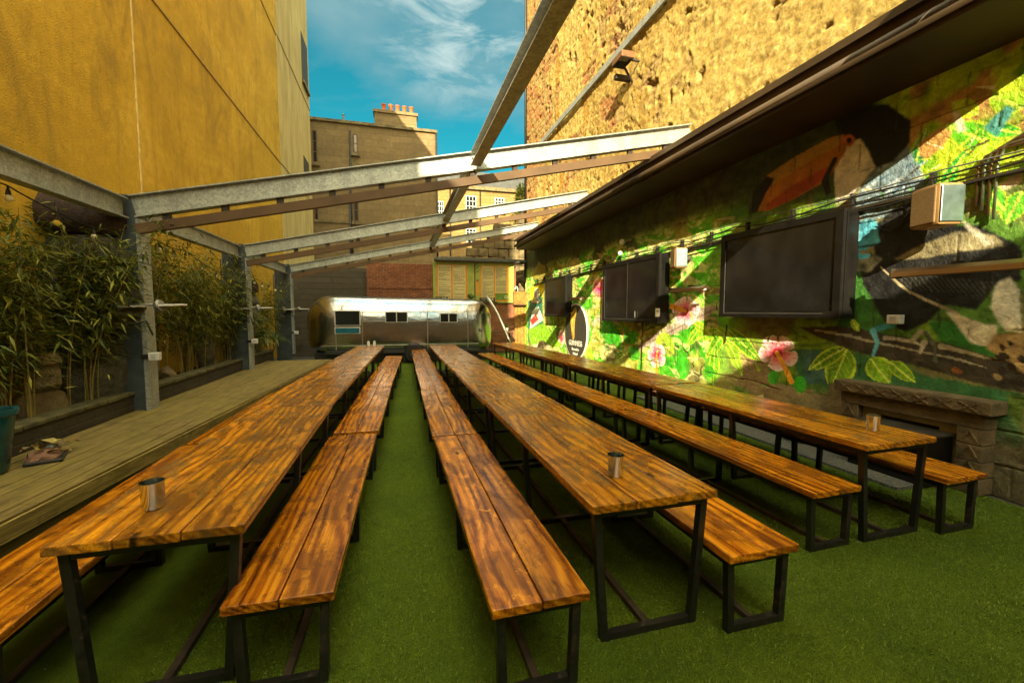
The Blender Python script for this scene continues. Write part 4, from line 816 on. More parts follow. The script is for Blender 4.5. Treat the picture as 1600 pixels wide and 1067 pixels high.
# ------------------------------------------------------------------ caravan
TY = 14.75
cv = thing('caravan', 'rounded polished aluminium caravan parked across the back of the yard', 'caravan', (.2, TY + 1.1, 0))
xl, xr = onY(476, 500, TY + .6).x, onY(771, 500, TY + .5).x; cxm = (xl + xr) / 2; hl = (xr - xl) / 2
def caravan_body():
    nu, nv = 72, 48; vs = []; zb = .34; 
    for i in range(nu + 1):
        # denser rings at the ends
        u = -math.cos(math.pi * i / nu); au = abs(u); u0 = .70 if u < 0 else .76
        e = max(0, (au - u0) / (1 - u0)); s = (max(0, 1 - e ** 2.3)) ** (1 / 2.3); sb = (max(0, 1 - e ** 3.5)) ** (1 / 3.5)
        ztop = 2.30 - .13 * (u + 1) / 2; zc = 1.25; 
        for k in range(nv):
            a = 2 * math.pi * k / nv; c_, s_ = math.cos(a), math.sin(a); n_ = 3.4 if s_ > 0 else 7
            yy = 1.08 * math.copysign(abs(c_) ** (2 / n_), c_) * s
            zz = (zc + (ztop - zc) * abs(s_) ** (2 / 2.5) * s) if s_ > 0 else (zc - (zc - zb) * abs(s_) ** (2 / n_) * sb)
            vs.append((cxm + hl * u, TY + 1.08 + yy, zz))
    m = MB(); m.add(vs, [(i * nv + k, i * nv + (k + 1) % nv, (i + 1) * nv + (k + 1) % nv, (i + 1) * nv + k) for i in range(nu) for k in range(nv)]); return m
t = NT('polished_aluminium'); v = t.co(); n_ = t.noise(v, 2.1, 3, .5, .6); n2 = t.noise(t.co(scale=(1, 1, 2.2)), 5.5, 3, .5, .8); sc_ = t.noise(v, 40, 4, .7)
sx = t.n('SeparateXYZ', i_Vector=v)
M['alu'] = t.out(t.ramp(sc_, [(.3, (.33, .335, .33)), (.7, (.45, .45, .44))]), t.ramp(sc_, [(.3, .17), (.75, .27)]), 1.0, bump=t.n('Math', op='MULTIPLY_ADD', i_0=n2, i_1=.22, i_2=n_).outputs[0], bd=.016)
local(caravan_body().build('body', M['alu'], smooth=True), cv)
def fy(): return TY - .004
seam = plain('seam_strip', (.42, .40, .35), .35, .8)
def cband(x0, x1, z0, z1, name, mat, d=.012, par=None):
    m = MB(); m.bbox(x0, x1, TY - d - .002, TY + .03, z0, z1, .003); o = m.build(name, mat)
    return local(o, cv) if par is None else o
def PX(px, py): q = onY(px, py, TY); return q.x, q.z
for px in (524, 566, 668, 731):
    x, _ = PX(px, 500); cband(x - .012, x + .012, .40, 1.72, 'panel_seam', seam, .006)
x0, z0 = PX(567, 505); x1, z1 = PX(731, 472); cband(x0, x1, 1.395, 1.415, 'panel_seam', seam, .006)
cband(PX(500, 500)[0], PX(748, 500)[0], .60, .62, 'belt_trim', seam, .008)
for nm, a, b, pane in (('window', (523, 509), (563, 485), 'glassdark'), ('window', (523, 522), (563, 511), 'blueglass'), ('window', (602, 504), (637, 487), 'glassdark'), ('window', (687, 504), (715, 489), 'glassdark')):
    xa, za = PX(*a); xb, zb = PX(*b)
    m = MB(); m.bbox(xa, xb, TY - .03, TY + .02, za, zb, .012); wd_ = local(m.build('window', M['white']), cv)
    g_ = MB(); g_.box(xa + .03, xb - .03, TY - .036, TY - .031, za + .025, zb - .025); go = g_.build('pane', M[pane]); local(go, cv); go.parent = wd_; go.matrix_parent_inverse = Matrix.Identity(4)
    if xb - xa < .85 and pane == 'glassdark' and a[0] > 600:
        g_ = MB(); xm = (xa + xb) / 2; g_.box(xm - .015, xm + .015, TY - .042, TY - .0365, za + .02, zb - .02); go = g_.build('mullion', M['white']); go.parent = wd_; go.matrix_parent_inverse = Matrix.Identity(4)
m = MB(); xa, za = PX(1, 1); x, z = PX(752, 516)
m.lathe([(.0001, 0), (.06, 0), (.06, .03), (.03, .035), (.0001, .03)], (x, TY - .03, z), 16, Matrix.Rotation(R(90), 4, 'X')); local(m.build('filler_cap', M['greymetal'], smooth=40), cv)
m = MB(); m.box(xl + .35, xr - .3, TY + .14, TY + 1.9, .02, .40); local(m.build('chassis', M['steelblack']), cv)
cband(xl + .7, xr - .6, .345, .47, 'added_dark_strip', plain('dark_strip_paint', (.05, .05, .045), .5, .5), .05)  # added dark strip, hides the bright lawn reflection low on the body
# wheel arch with wheel, near the aisle
x, _ = PX(647, 545); pr = [(-.36, .02), (-.36, .42), (-.29, .56), (-.15, .63), (.15, .63), (.29, .56), (.36, .42), (.36, .02)]
m = MB(); m.prism([(x + a, b) for a, b in pr], 'y', TY - .05, TY + .3); local(m.build('wheel_arch', M['steelblack']), cv)
for xx in (x,):
    m = MB(); m.lathe([(.15, -.09), (.29, -.09), (.32, -.05), (.32, .05), (.29, .09), (.15, .09)], (xx, TY - .14, .322), 28, Matrix.Rotation(R(90), 4, 'X')); wl = local(m.build('wheel', M['cable'], smooth=40), cv)
    m = MB(); m.lathe([(.0001, .06), (.05, .06), (.12, .03), (.149, .07)], (xx, TY - .14, .322), 20, Matrix.Rotation(R(90), 4, 'X')); ro = m.build('rim', M['greymetal'], smooth=40); ro.parent = wl
# rivet rows on the body: part
m = MB()
for zz in (1.43, 1.72, .66):
    for k in range(95):
        x = cxm - hl * .68 + k * hl * 1.4 / 94; m.box(x - .005, x + .005, TY - .006, TY + .01, zz - .005, zz + .005)
local(m.build('rivets', seam), cv)
# pole leaning from caravan roof
a = onY(760, 463, TY - .1); b = onY(797, 536, TY - 1.6)
pl = thing('leaning_pole', 'curved silver pole leaning from the caravan roof to the right', 'pole', tuple(b))
pts = []
for k in range(9):
    u = k / 8; p = a.lerp(b, u) - b; p.z += .16 * math.sin(math.pi * u); pts.append(p)
MB().tube(pts, .045, 12).build('tube', glossmetal('dull_silver', (.62, .58, .48), .35, 8, .001), pl, smooth=True); MB().lathe([(.0001, -.75), (.09, -.75), (.09, -.73), (.03, -.72), (.03, 0)], n=14).build('foot', M['steelblack'], pl, smooth=True); 
pl.location.z = b.z
# ------------------------------------------------------------------ back yard walls and menus
BY = 17.85
bw = thing('brick_wall', 'red brick wall behind the caravan, under the menu boards', 'wall', (2, BY + .2, 0))
xa = onY(573, 440, BY).x; xb = onY(806, 440, BY).x
m = MB(); m.box(xa, xb, BY, BY + .35, 0, onY(600, 415, BY).z + .1); local(m.build('brickwork', M['brick']), bw)
z_ = onY(600, 449, BY).z; m = MB(); m.box(xa, onY(676, 449, BY).x, BY - .03, BY - .002, z_ - .04, z_ + .04); local(m.build('string_course', M['brick']), bw)
t = thing('lean_to_roof', 'flat grey metal roof edge above the two menu boards', 'roof', (3, BY, 0))
xa2 = onY(680, 405, BY - .35).x; xb2 = onY(822, 405, BY - .35).x; zr = onY(750, 408, BY - .35).z
m = MB(); m.box(xa2, xb2, BY - .36, BY + .3, zr, zr + .11); local(m.build('roof_edge', plain('lead_grey', (.10, .11, .10), .6, .2)), t); m = MB(); m.box(xa2 + .05, xb2 - .05, BY - .30, BY + .3, zr - .05, zr - .002); local(m.build('soffit_board', M['timber']), t)
gw = thing('grey_block_wall', 'grey boarded wall left of the red brick wall', 'wall', (-2, BY + .5, 0))
m = MB(); m.box(-4.25, xa - .01, BY + .2, BY + .5, 0, onY(540, 418, BY).z); local(m.build('boards', stone_mat('grey_board', (.12, .10, .07), (.09, .075, .05), 2.4, .22, .012, stain=.5)), gw)
# text helper
def text(s, size, mat, parent, loc, rot, name='lettering', sx=1.0, align='CENTER', ext=.002):
    cu = bpy.data.curves.new(name, 'FONT'); cu.body = s; cu.size = size; cu.align_x = align; cu.align_y = 'CENTER'; cu.extrude = ext
    o = bpy.data.objects.new(name, cu); scn.collection.objects.link(o); dg = bpy.context.evaluated_depsgraph_get(); me = bpy.data.meshes.new_from_object(o.evaluated_get(dg))
    bpy.data.objects.remove(o); bpy.data.curves.remove(cu); o = bpy.data.objects.new(name, me); scn.collection.objects.link(o); me.materials.clear(); me.materials.append(mat)
    o.parent = parent; o.location = loc; o.rotation_euler = rot; o.scale = (sx, 1, 1); return o
def menu(px0, px1, py0, py1, label, right):
    a = onY(px0, py1, BY - .12); b = onY(px1, py0, BY - .12); W_ = b.x - a.x; H_ = b.z - a.z
    t = thing('menu_board', label, 'menu board', (a.x, BY - .12, a.z), group='menu boards over the caravan')
    MB().bbox(0, W_, 0, .10, 0, H_, .01).build('panel', M['menugreen'], t)
    c0 = .12 * W_ if not right else .16 * W_; c1 = .80 * W_ if not right else .83 * W_; cw = (c1 - c0)
    m = MB(); m.box(c0 - .06, c1 + .05, -.004, -.001, .06, H_ - .10); m.build('border', M['menuorange'], t)
    random.seed(2 if right else 4)
    for k in range(2):
        x0 = c0 + k * (cw / 2 + .02) ; x1 = x0 + cw / 2 - .05; zlo = .1 if not (right and k) else .42
        MB().box(x0, x1, -.008, -.005, zlo, H_ - .14).build('price_list', M['paper'], t)
        m = MB(); z = H_ - .18
        while z > zlo + .03:
            if random.random() < .86:
                xx = x0 + .03
                while xx < x1 - .06:
                    ww = random.uniform(.025, .075); m.box(xx, min(xx + ww, x1 - .02), -.0105, -.009, z - .011, z + .007); xx += ww + .016
                    if random.random() < .10: break
            z -= .040
        m.build('lettering', M['textgrey'], t)
    if right:
        MB().box(c0 + cw / 2 + .02, c1 + .03, -.009, -.006, .12, .40).build('green_box', plain('grass_green', (.12, .20, .02), .7), t)
        MB().lathe([(.045, 0), (.07, 0)], (c1 - .07, -.011, .25), 20, Matrix.Rotation(R(90), 4, 'X')).build('round_badge', M['signwhite'], t)
        for k, l in enumerate('FOOD MENU'):
            text(l, .12, M['ink'], t, (W_ - .075, -.006, H_ - .25 - k * .13), (R(90), 0, 0), ext=.001)
        m = MB(); m.box(.03, .14, -.006, -.002, .30, .88); m.build('orange_figure_panel', M['menuorange'], t)
        MB().lathe([(.0001, 0), (.055, 0)], (.085, -.010, .92), 16, Matrix.Rotation(R(90), 4, 'X')).build('round_head_shape', plain('brown_print', (.30, .12, .04), .7), t)
    for k, (xa_, za_, xb_, zb_) in enumerate([(.02, H_ - .12, .12, H_ - .02), (.03, H_ - .28, .16, H_ - .10), (.04, H_ - .42, .15, H_ - .33)] if right else [(.02, H_ - .05, .16, H_ - .14), (.03, H_ - .12, .12, H_ - .26)]):
        m = MB(); m.beam((xa_, -.006, za_), (xb_, -.006, zb_), .03, .004, (0, 1, 0)); m.build('leaf_shape', plain('leaf_print', (.07, .15, .015), .7), t)
    bx0, bw_ = (.10 * W_, .40 * W_) if right else (.05 * W_, .30 * W_); bh = .16 if right else .11
    pnl = MB().bbox(bx0, bx0 + bw_, -.03, -.011, .05, .05 + bh, .004).build('name_plate', M['ink'], t)
    text('THE', bh * .62, plain('plate_grey', (.35, .36, .30), .6), pnl, (bx0 + bw_ * .25, -.032, .055 + bh / 2), (R(90), 0, 0)); text('BAR', bh * .95, M['signwhite'], pnl, (bx0 + bw_ * .70, -.032, .05 + bh / 2), (R(90), 0, 0))
    if right: MB().bbox(bx0 + .14, bx0 + bw_ + .10, -.028, -.012, -.02, .045, .004).build('plate_tail', M['ink'], t)
    else:
        random.seed(1); m = MB()
        for k in range(9): a_ = random.uniform(.4, 2.7); m.beam((W_ - .16, -.012, .05), (W_ - .16 + .2 * math.cos(a_), -.012, .05 + .26 * math.sin(a_)), .035, .003, (0, 1, 0))
        m.build('leaf_shape', plain('dark_leaf_print', (.05, .10, .015), .7), t)
    return t
menu(677, 741, 410, 470, 'left green and cream menu board with two price columns', False)
menu(743, 803, 412, 473, 'right menu board with vertical heading and round white badge', True)
# door, box and clutter at the back right
dr = thing('timber_door', 'narrow orange timber door at the back right corner', 'door', (4.8, BY - .1, 0))
xa = onY(804, 500, BY - .1).x; xb = onY(822, 500, BY - .1).x
m = MB()
for k in range(4): w_ = (xb - xa) / 4; m.bbox(xa + k * w_ + .004, xa + (k + 1) * w_ - .004, BY - .12, BY - .08, .02, 2.05, .006)
local(m.build('boards', M['orangewood']), dr); m = MB(); m.box(xa, xb, BY - .15, BY - .122, .3, .42); m.box(xa, xb, BY - .15, BY - .122, 1.5, 1.6); local(m.build('ledges', M['orangewood']), dr)
a = onY(803, 476, BY - .3); b = onY(824, 456, BY - .3)
bxn = thing('wooden_box', 'orange wooden box mounted above the timber door', 'box', (a.x, BY - .3, a.z)); MB().bbox(0, b.x - a.x, 0, .2, 0, b.z - a.z, .01).build('box', M['orangewood'], bxn); MB().box(-.01, b.x - a.x + .01, -.012, -.002, -.02, .03).build('trim', M['timber'], bxn)
t = thing('wire_goose_lamp', 'small pale swan-neck lamp above the wooden box', 'lamp', (a.x + .2, BY - .2, b.z)); MB().tube([(0, 0, 0), (0, 0, .12), (-.03, 0, .2), (-.08, 0, .22), (-.11, 0, .17)], .018, 8).build('neck', M['signwhite'], t, smooth=True); MB().lathe([(.02, .02), (.045, -.03)], (-.11, 0, .15), 12).build('shade', M['signwhite'], t, smooth=True)
rw = thing('rubble_wall', 'dark ruined rubble stone wall behind the menu boards', 'wall', (4, 19, 0)); random.seed(21)
m = MB(); ztop = onY(800, 408, 19).z
for r_ in range(18):
    for c_ in range(9):
        z0 = r_ * .38; x0_ = 1.9 + c_ * .48 + (r_ % 2) * .2
        if z0 > ztop + .15 + [.0, .0, .2, .5, .9, 1.2, 1.5, 1.7, 1.7][c_]: continue
        m.bbox(x0_, x0_ + .46, 19.0 + random.uniform(-.06, .06), 19.4, z0, z0 + .365, .04, jit=.02)
local(m.build('stones', M['stone'], smooth=30), rw)
t = thing('potted_plant', 'small green plant in a white pot beside the brick wall', 'plant', (onY(791, 520, 17.2).x, 17.2, .9)); MB().lathe([(.0001, 0), (.07, 0), (.10, .16), (.0001, .15)], n=16).build('pot', M['white'], t, smooth=30)
m = MB(); random.seed(4)
for k in range(60):
    a_ = random.uniform(0, 6.28); e = random.uniform(.2, 1.4); l = random.uniform(.08, .2); d = Vector((math.cos(a_) * math.cos(e), math.sin(a_) * math.cos(e), math.sin(e))); s = Vector((-math.sin(a_), math.cos(a_), 0)) * .025
    m.add([Vector((0, 0, .15)) + d * .02, d * l * .6 + s + Vector((0, 0, .15)), d * l + Vector((0, 0, .15)), d * l * .6 - s + Vector((0, 0, .15))], [(0, 1, 2, 3)])
m.build('foliage', M['palmleaf'], t)
t = thing('side_table', 'dark slatted side table holding the small potted plant', 'table', (onY(785, 520, 17.2).x - .1, 17.2, 0)); MB().box(-.45, .5, -.25, .25, .86, .898).build('tabletop', M['timber'], t)
for sx_ in (-.42, .44):
    for sy_ in (-.22, .2): MB().box(sx_, sx_ + .04, sy_, sy_ + .04, 0, .858).build('leg', M['steelblack'], t)
# ------------------------------------------------------------------ back buildings
YB = 28.0
bb = thing('tenement_building', 'brown sandstone tenement with a row of orange chimney pots, behind the caravan', 'building', (0, YB + 4, 0))
def B(px, py): q = onY(px, py, YB); return q.x, q.z
xr_, ze = B(680, 207)[0], B(600, 200)[1]
m = MB(); m.box(-9, xr_, YB, YB + 9, 0, ze); local(m.build('wall', M['sand']), bb)
m = MB(); m.box(-9, xr_ + .12, YB - .12, YB + .2, ze + .002, ze + .16); local(m.build('cornice', M['stone']), bb)
m = MB(); m.prism([(YB + .05, ze + .165), (YB + 3.6, ze + 1.35), (YB + 9, ze + .165)], 'x', -9, xr_ - .1); local(m.build('roof', M['slate']), bb)
xa, _ = B(584, 180); xb, _ = B(652, 180); zt2 = B(620, 178)[1]
ch = MB(); ch.box(xa, xb, YB + .9, YB + 1.75, ze + .1, zt2 + .35); ch.box(xa - .08, xb + .08, YB + .82, YB + 1.83, zt2 + .352, zt2 + .52); cho = local(ch.build('chimney', M['sand']), bb)
for k in range(5):
    x = xa + (xb - xa) * (.22 + .165 * k); m = MB(); m.lathe([(.11, 0), (.14, .05), (.115, .1), (.12, .42), (.15, .46), (.15, .52), (.10, .52)], (x, YB + 1.3, zt2 + .524), 14); o = m.build('chimney_pot', M['terracotta'], smooth=40); o.parent = cho; o.matrix_parent_inverse = Matrix.Identity(4)
    o.matrix_parent_inverse = Matrix.Identity(4)
def win(cx0, cy0, cx1, cy1, parent, Yp, panes=(2, 4), fm='timber', sill=True, gl='glassdark'):
    a = onY(cx0, cy1, Yp); b = onY(cx1, cy0, Yp); m = MB(); m.box(a.x, b.x, Yp - .012, Yp - .003, a.z, b.z); w_ = local(m.build('window', M[gl]), parent)
    f_ = MB(); t_ = .06; f_.box(a.x, a.x + t_, Yp - .03, Yp - .0125, a.z, b.z); f_.box(b.x - t_, b.x, Yp - .03, Yp - .0125, a.z, b.z); f_.box(a.x + t_, b.x - t_, Yp - .029, Yp - .0125, b.z - t_, b.z); f_.box(a.x + t_, b.x - t_, Yp - .029, Yp - .0125, a.z, a.z + t_)
    for i in range(1, panes[0]): x = a.x + (b.x - a.x) * i / panes[0]; f_.box(x - .018, x + .018, Yp - .026, Yp - .0125, a.z + t_, b.z - t_)
    for i in range(1, panes[1]): z = a.z + (b.z - a.z) * i / panes[1]; f_.box(a.x + t_, b.x - t_, Yp - .0275, Yp - .0125, z - .018, z + .018)
    fo = f_.build('sash_frame', M[fm]); fo.parent = w_
    if sill: s_ = MB(); s_.box(a.x - .12, b.x + .12, Yp - .16, Yp - .002, a.z - .2, a.z - .02); so_ = s_.build('sill', M['stone']); so_.parent = w_
win(489, 204, 495, 254, bb, YB, (1, 3)); win(552, 210, 558.5, 239, bb, YB, (1, 2)); win(553, 311, 560, 346, bb, YB, (1, 2)); win(492, 320, 497, 345, bb, YB, (1, 2), sill=False); win(540, 397, 556, 409, bb, YB, (2, 1), 'greymetal')
a = onY(555, 240, YB); b = onY(558, 300, YB); m = MB(); m.box(a.x - .12, a.x + .12, YB - .03, YB - .002, onY(555, 262, YB).z, onY(555, 241, YB).z); local(m.build('window_apron', M['stone']), bb)
for px in (549, 546): x = B(px, 300)[0]; m = MB(); m.tube([(x, YB - .06, 2), (x, YB - .06, B(px, 205 if px == 549 else 300)[1])], .05, 8); local(m.build('drainpipe', M['steelblack'], smooth=True), bb)
m = MB(); zc = B(600, 350)[1]; m.box(-9, xr_, YB - .06, YB - .001, zc - .09, zc + .05); local(m.build('string_course', M['stone']), bb)
x, z = B(679, 215); m = MB(); m.tube([(xr_ + .06, YB - .05, 2), (xr_ + .06, YB - .05, ze)], .06, 8); local(m.build('corner_drainpipe', M['steelblack'], smooth=True), bb)
x, z = B(534, 185); m = MB(); m.lathe([(.14, 0), (.12, .2), (.06, .22), (.06, .5), (.1, .52), (.0001, .6)], (x, YB + .8, ze + .3), 10); local(m.build('roof_vent', M['greymetal'], smooth=40), bb)
# far honey-coloured building
YF = 44
fb = thing('honey_stone_building', 'sunlit honey stone building with white sash windows, far behind the tenement', 'building', (6, YF + 4, 0))
a = onY(672, 300, YF); b = onY(835, 300, YF); zt3 = onY(740, 293, YF).z
m = MB(); m.box(a.x - 2, b.x + 3, YF, YF + 9, 0, zt3); local(m.build('wall', M['sandlit']), fb)
m = MB(); m.box(a.x - 2.1, b.x + 3, YF - .25, YF - .002, zt3 - .25, zt3 + .1); local(m.build('eaves', M['stone']), fb)
m = MB(); m.prism([(YF - .2, zt3 + .102), (YF + 4.5, zt3 + 3.0), (YF + 9, zt3 + .102)], 'x', a.x - 2, b.x + 3); local(m.build('roof', M['slate']), fb)
for q in [(728, 307, 744, 338), (773, 310, 788, 332), (683, 315, 693, 345), (728, 358, 744, 378), (772, 358, 787, 378)]: win(*q, fb, YF, (3, 4), 'white', True, 'glassdark')
for px in (703, 738 + 12): x = onY(px, 300, YF).x; m = MB(); m.tube([(x, YF - .1, 2), (x, YF - .1, zt3 - .25)], .07, 8); local(m.build('drainpipe', M['steelblack'], smooth=True), fb)
# conifer
tr = thing('conifer_tree', 'small sunlit conifer beside the corner of the mural building', 'tree', (onY(814, 330, 24).x, 24, 0))
ht = onY(814, 292, 24).z; random.seed(8); m = MB(); m.tube([(0, 0, 0), (0.05, 0, ht * .5), (0, 0, ht)], .13, 8, True, .015); m.build('trunk', M['culm'], tr, smooth=True)
m = MB(); nr = np.random.default_rng(3)
for k in range(3600):
    u = nr.random() ** .7; z = ht * (.35 + .65 * u); rr = (1 - u) * 1.5 + .1; a_ = nr.uniform(0, 6.283); br = nr.random() ** .6; p = Vector((math.cos(a_) * rr * br, math.sin(a_) * rr * br, z - br * rr * .15 + .15 * math.sin(a_ * 5)))
    d = Vector((math.cos(a_), math.sin(a_), nr.normal(.3, .4))).normalized() * nr.uniform(.12, .28); s = Vector((-math.sin(a_), math.cos(a_), nr.normal(0, .5))).normalized() * .03
    m.add([p, p + d * .5 + s, p + d, p + d * .5 - s], [(0, 1, 2, 3)])
m.build('crown', M['conifer'], tr)
# ------------------------------------------------------------------ things on the mural wall
TVX = RX - .27
def tv(px0, px1, y_top0, z0, z1, label, depth=.22, doors=False):
    a = onX(px0, 480, TVX).y; b = onX(px1, 480, TVX).y; t = thing('screen_cabinet', label, 'screen', (TVX, b, z0), group='black screen cabinets on the mural wall'); L = a - b; H_ = z1 - z0
    MB().bbox(.0, depth, 0, L, 0, H_, .006).build('cabinet', M['black'], t)
    f_ = MB(); e = .09
    for q in ((-.03, -.001, 0, L, 0, e), (-.03, -.001, 0, L, H_ - e, H_), (-.029, -.001, 0, e, e + .001, H_ - e - .001), (-.029, -.001, L - e, L, e + .001, H_ - e - .001)): f_.box(*q)
    f_.build('frame', M['black'], t); MB().box(-.010, -.001, e + .002, L - e - .002, e + .002, H_ - e - .002).build('screen', M['screen'], t)
    ln = MB(); s_ = .004
    ln.box(-.0325, -.0305, L - e - .02, L - e - .014, e - .04, H_ * .8); ln.box(-.0325, -.0305, .2, L - e - .02, e - .035, e - .03); ln.build('edge_trim', M['greymetal'], t)
    MB().bbox(.02, .16, -.012, -.003, .03, H_ - .03, .004).build('side_flange', M['black'], t)
    if doors: MB().box(-.034, -.0305, L / 2 - .006, L / 2 + .006, .06, H_ - .06).build('door_gap', M['ink'], t); MB().box(-.045, -.031, L * .35, L * .35 + .015, .10, .24).build('door_handle', M['greymetal'], t)
    return t
tv(1126, 1314, 0, 1.64, 2.935, 'largest and nearest black screen cabinet on the mural wall')
tv(943, 1030, 0, 1.49, 2.90, 'middle black screen cabinet on the mural wall', doors=True)
tv(852, 884, 0, 1.56, 2.86, 'farthest black screen cabinet on the mural wall')
t = thing('notice_card', 'small cream card fixed on the middle screen cabinet', 'card', (TVX - .034, onX(1034, 490, TVX).y + .02, 1.62)); MB().box(0, .003, .0, .15, 0, .17).build('card', M['signwhite'], t); MB().box(-.002, -.0005, .02, .12, .1, .12).build('printed_line', M['textgrey'], t)
def heater(y0, y1, z, label):
    t = thing('wall_heater', label, 'heater', (RX - .32, y0, z), group='bar heaters on the mural wall'); L = y1 - y0; n = 1 if L < 1.1 else 2
    for k in range(n):
        a, b = L * k / n, L * (k + 1) / n - .03
        h = MB(); h.prism([(-.06, 0), (-.05, .05), (.02, .09), (.09, .05), (.1, 0), (.07, .03), (.02, .06), (-.03, .035)], 'y', a, b); h.build('reflector_housing', M['copper'], t)
        h = MB(); h.tube([(.02, a + .02, .02), (.02, b - .02, .02)], .014, 10); h.build('heating_tube', M['signwhite'], t, smooth=True); MB().box(-.06, .10, b + .001, b + .02, -.01, .09).build('end_cap', M['trunking'], t)
    MB().box(.03, .33, L * .5 - .03, L * .5 + .03, .092, .12).build('bracket', M['steelblack'], t)
heater(2.35, 3.36, 2.08, 'long bar heater on the toucan body near the right edge'); heater(6.2, 7.15, 2.08, 'bar heater between the largest and middle screen cabinets'); heater(11.3, 12.1, 2.06, 'bar heater above the black oval sign'); heater(15.2, 16.0, 2.05, 'farthest bar heater, beyond the farthest screen cabinet')
def speaker(y, z, s, label):
    t = thing('wall_speaker', label, 'speaker', (RX - .22, y, z), rz=R(-18), group='outdoor speakers on the mural wall')
    MB().bbox(-.13 * s, .10 * s, -.16 * s, .16 * s, -.2 * s, .2 * s, .03 * s).build('cabinet', plain('brown_speaker', (.30, .17, .06), .5, 0, .25, 5), t, smooth=30)
    MB().bbox(-.145 * s, -.131 * s, -.135 * s, .135 * s, -.175 * s, .175 * s, .01).build('grille', plain('tan_grille', (.24, .15, .06), .7, 0, .2, 60, .002), t)
    MB().bbox(-.12 * s, .09 * s, -.175 * s, -.161 * s, -.17 * s, .17 * s, .005).build('side_panel', glossmetal('teal_grey_panel', (.30, .42, .42), .3, 4, .001), t)
    MB().box(.10 * s, .2, -.03, .03, -.03, .03).build('bracket', M['steelblack'], t)
speaker(3.06, 2.75, 1.0, 'brown box speaker on the mural, right of the largest screen cabinet'); speaker(7.05, 2.72, .95, 'brown box speaker between the largest and middle screen cabinets')
def ball(px, py, s, label):
    p = onX(px, py, RX - .12); t = thing('round_spotlight', label, 'light', tuple(p), group='small round spotlights under the awning')
    MB().lathe([(.0001, -s), (s * .7, -s * .7), (s, 0), (s * .7, s * .7), (.0001, s)], n=16).build('globe', M['signwhite'], t, smooth=True); MB().tube([(0, 0, 0), (.12, 0, .05)], .012, 6).build('stem', M['steelblack'], t)
ball(972, 378, .07, 'upper of two white ball lights above the middle screen cabinet'); ball(969, 396, .06, 'lower of two white ball lights above the middle screen cabinet')
p = onX(838, 462, RX - .06); t = thing('round_vent', 'round cream cowl on the far end of the mural wall', 'vent', tuple(p)); MB().lathe([(.0001, .02), (.27, .02), (.30, 0), (.30, -.05)], (0, 0, 0), 24, Matrix.Rotation(R(-90), 4, 'Y')).build('disc', M['signwhite'], t, smooth=40); MB().beam((-.026, .15, .2), (-.026, -.15, -.2), .02, .008, (1, 0, 0)).build('bar', M['ink'], t)
# cables and trunking
def cablerun(z, r_, mat, label, seed, x=RX - .06, y0=2.0, y1=16.8, sag=.03, name='cable_run'):
    rr = random.Random(seed); pts = []; y = y0; 
    while y < y1: pts.append((x - .02, y, z - .011 * (y - 2) + rr.uniform(-sag, sag))); y += .55
    m = MB(); m.tube(pts, r_, 6); return tag(m.build(name, mat, smooth=True), label, 'cable')
cablerun(2.94, .011, M['cable'], 'black cable lowest of the bundle along the mural wall', 1); cablerun(3.02, .009, M['cable'], 'thin black cable just above the metal trunking', 2, sag=.02); cablerun(3.10, .010, M['cable'], 'sagging black cable second from the top of the bundle', 3, sag=.04)
cablerun(3.16, .008, plain('grey_cable', (.12, .12, .09), .5), 'grey cable topmost of the bundle along the mural wall', 4, sag=.035)
tk = thing('cable_trunking', 'dark metal cable tray running above the screen cabinets', 'trunking', (RX, 3, 2.98)); m = MB(); m.prism([(RX - .075, 2.0), (RX - .02, 2.0), (RX - .02, 16.5), (RX - .075, 16.5)], 'z', 2.955, 2.99)
m.v = [(a, b, c - .011 * (b - 2)) for a, b, c in m.v]; local(m.build('tray', M['trunking']), tk)
for k in range(18):
    y = 2.4 + k * .8; m = MB(); m.box(RX - .085, RX - .01, y, y + .03, 2.95 - .011 * (y - 2) - .02, 3.16 - .011 * (y - 2)); local(m.build('clip', M['steelblack']), tk)
for k in range(4):
    y = 2.86 - k * .045; m = MB(); pts = [(RX - .05, 2.0, 3.22 + k * .03), (RX - .05, y - .16, 3.20 + k * .028), (RX - .05, y - .05, 3.17 + k * .02), (RX - .05, y, 3.08), (RX - .05, y, 2.72 - k * .05)]
    m = MB(); m.tube(pts, .013, 8); tag(m.build('conduit_pipe', M['copper'] if k in (0, 2) else glossmetal('steel_conduit', (.45, .5, .42), .35), smooth=True), ['first', 'second', 'third', 'fourth'][k] + ' from the left of four bent pipes right of the brown speaker', 'pipe', 'bent pipes by the speaker')
for (pts, lab) in [([(3.75, 2.70), (3.6, 2.62), (3.5, 2.66), (3.42, 2.8)], 'black looping wire left of the near brown speaker'), ([(6.0, 1.5), (6.02, 1.2)], 'short black wire hanging below the largest screen cabinet'), ([(8.55, 1.48), (8.56, .35)], 'black wire hanging to the floor below the middle screen cabinet')]:
    m = MB(); m.tube([(RX - .045, y, z) for y, z in pts], .009, 6); tag(m.build('loose_wire', M['cable'], smooth=True), lab, 'wire')
p = onX(1397, 499, RX - .09); t = thing('socket_box', 'white socket box on the mural, on the toucan body', 'socket', (p.x, p.y, p.z)); MB().bbox(-.02, .06, -.065, .065, -.05, .05, .008).build('box', M['white'], t); MB().box(-.026, -.0205, -.035, .03, -.03, .03).build('faceplate', plain('grey_face', (.4, .38, .36), .5), t)
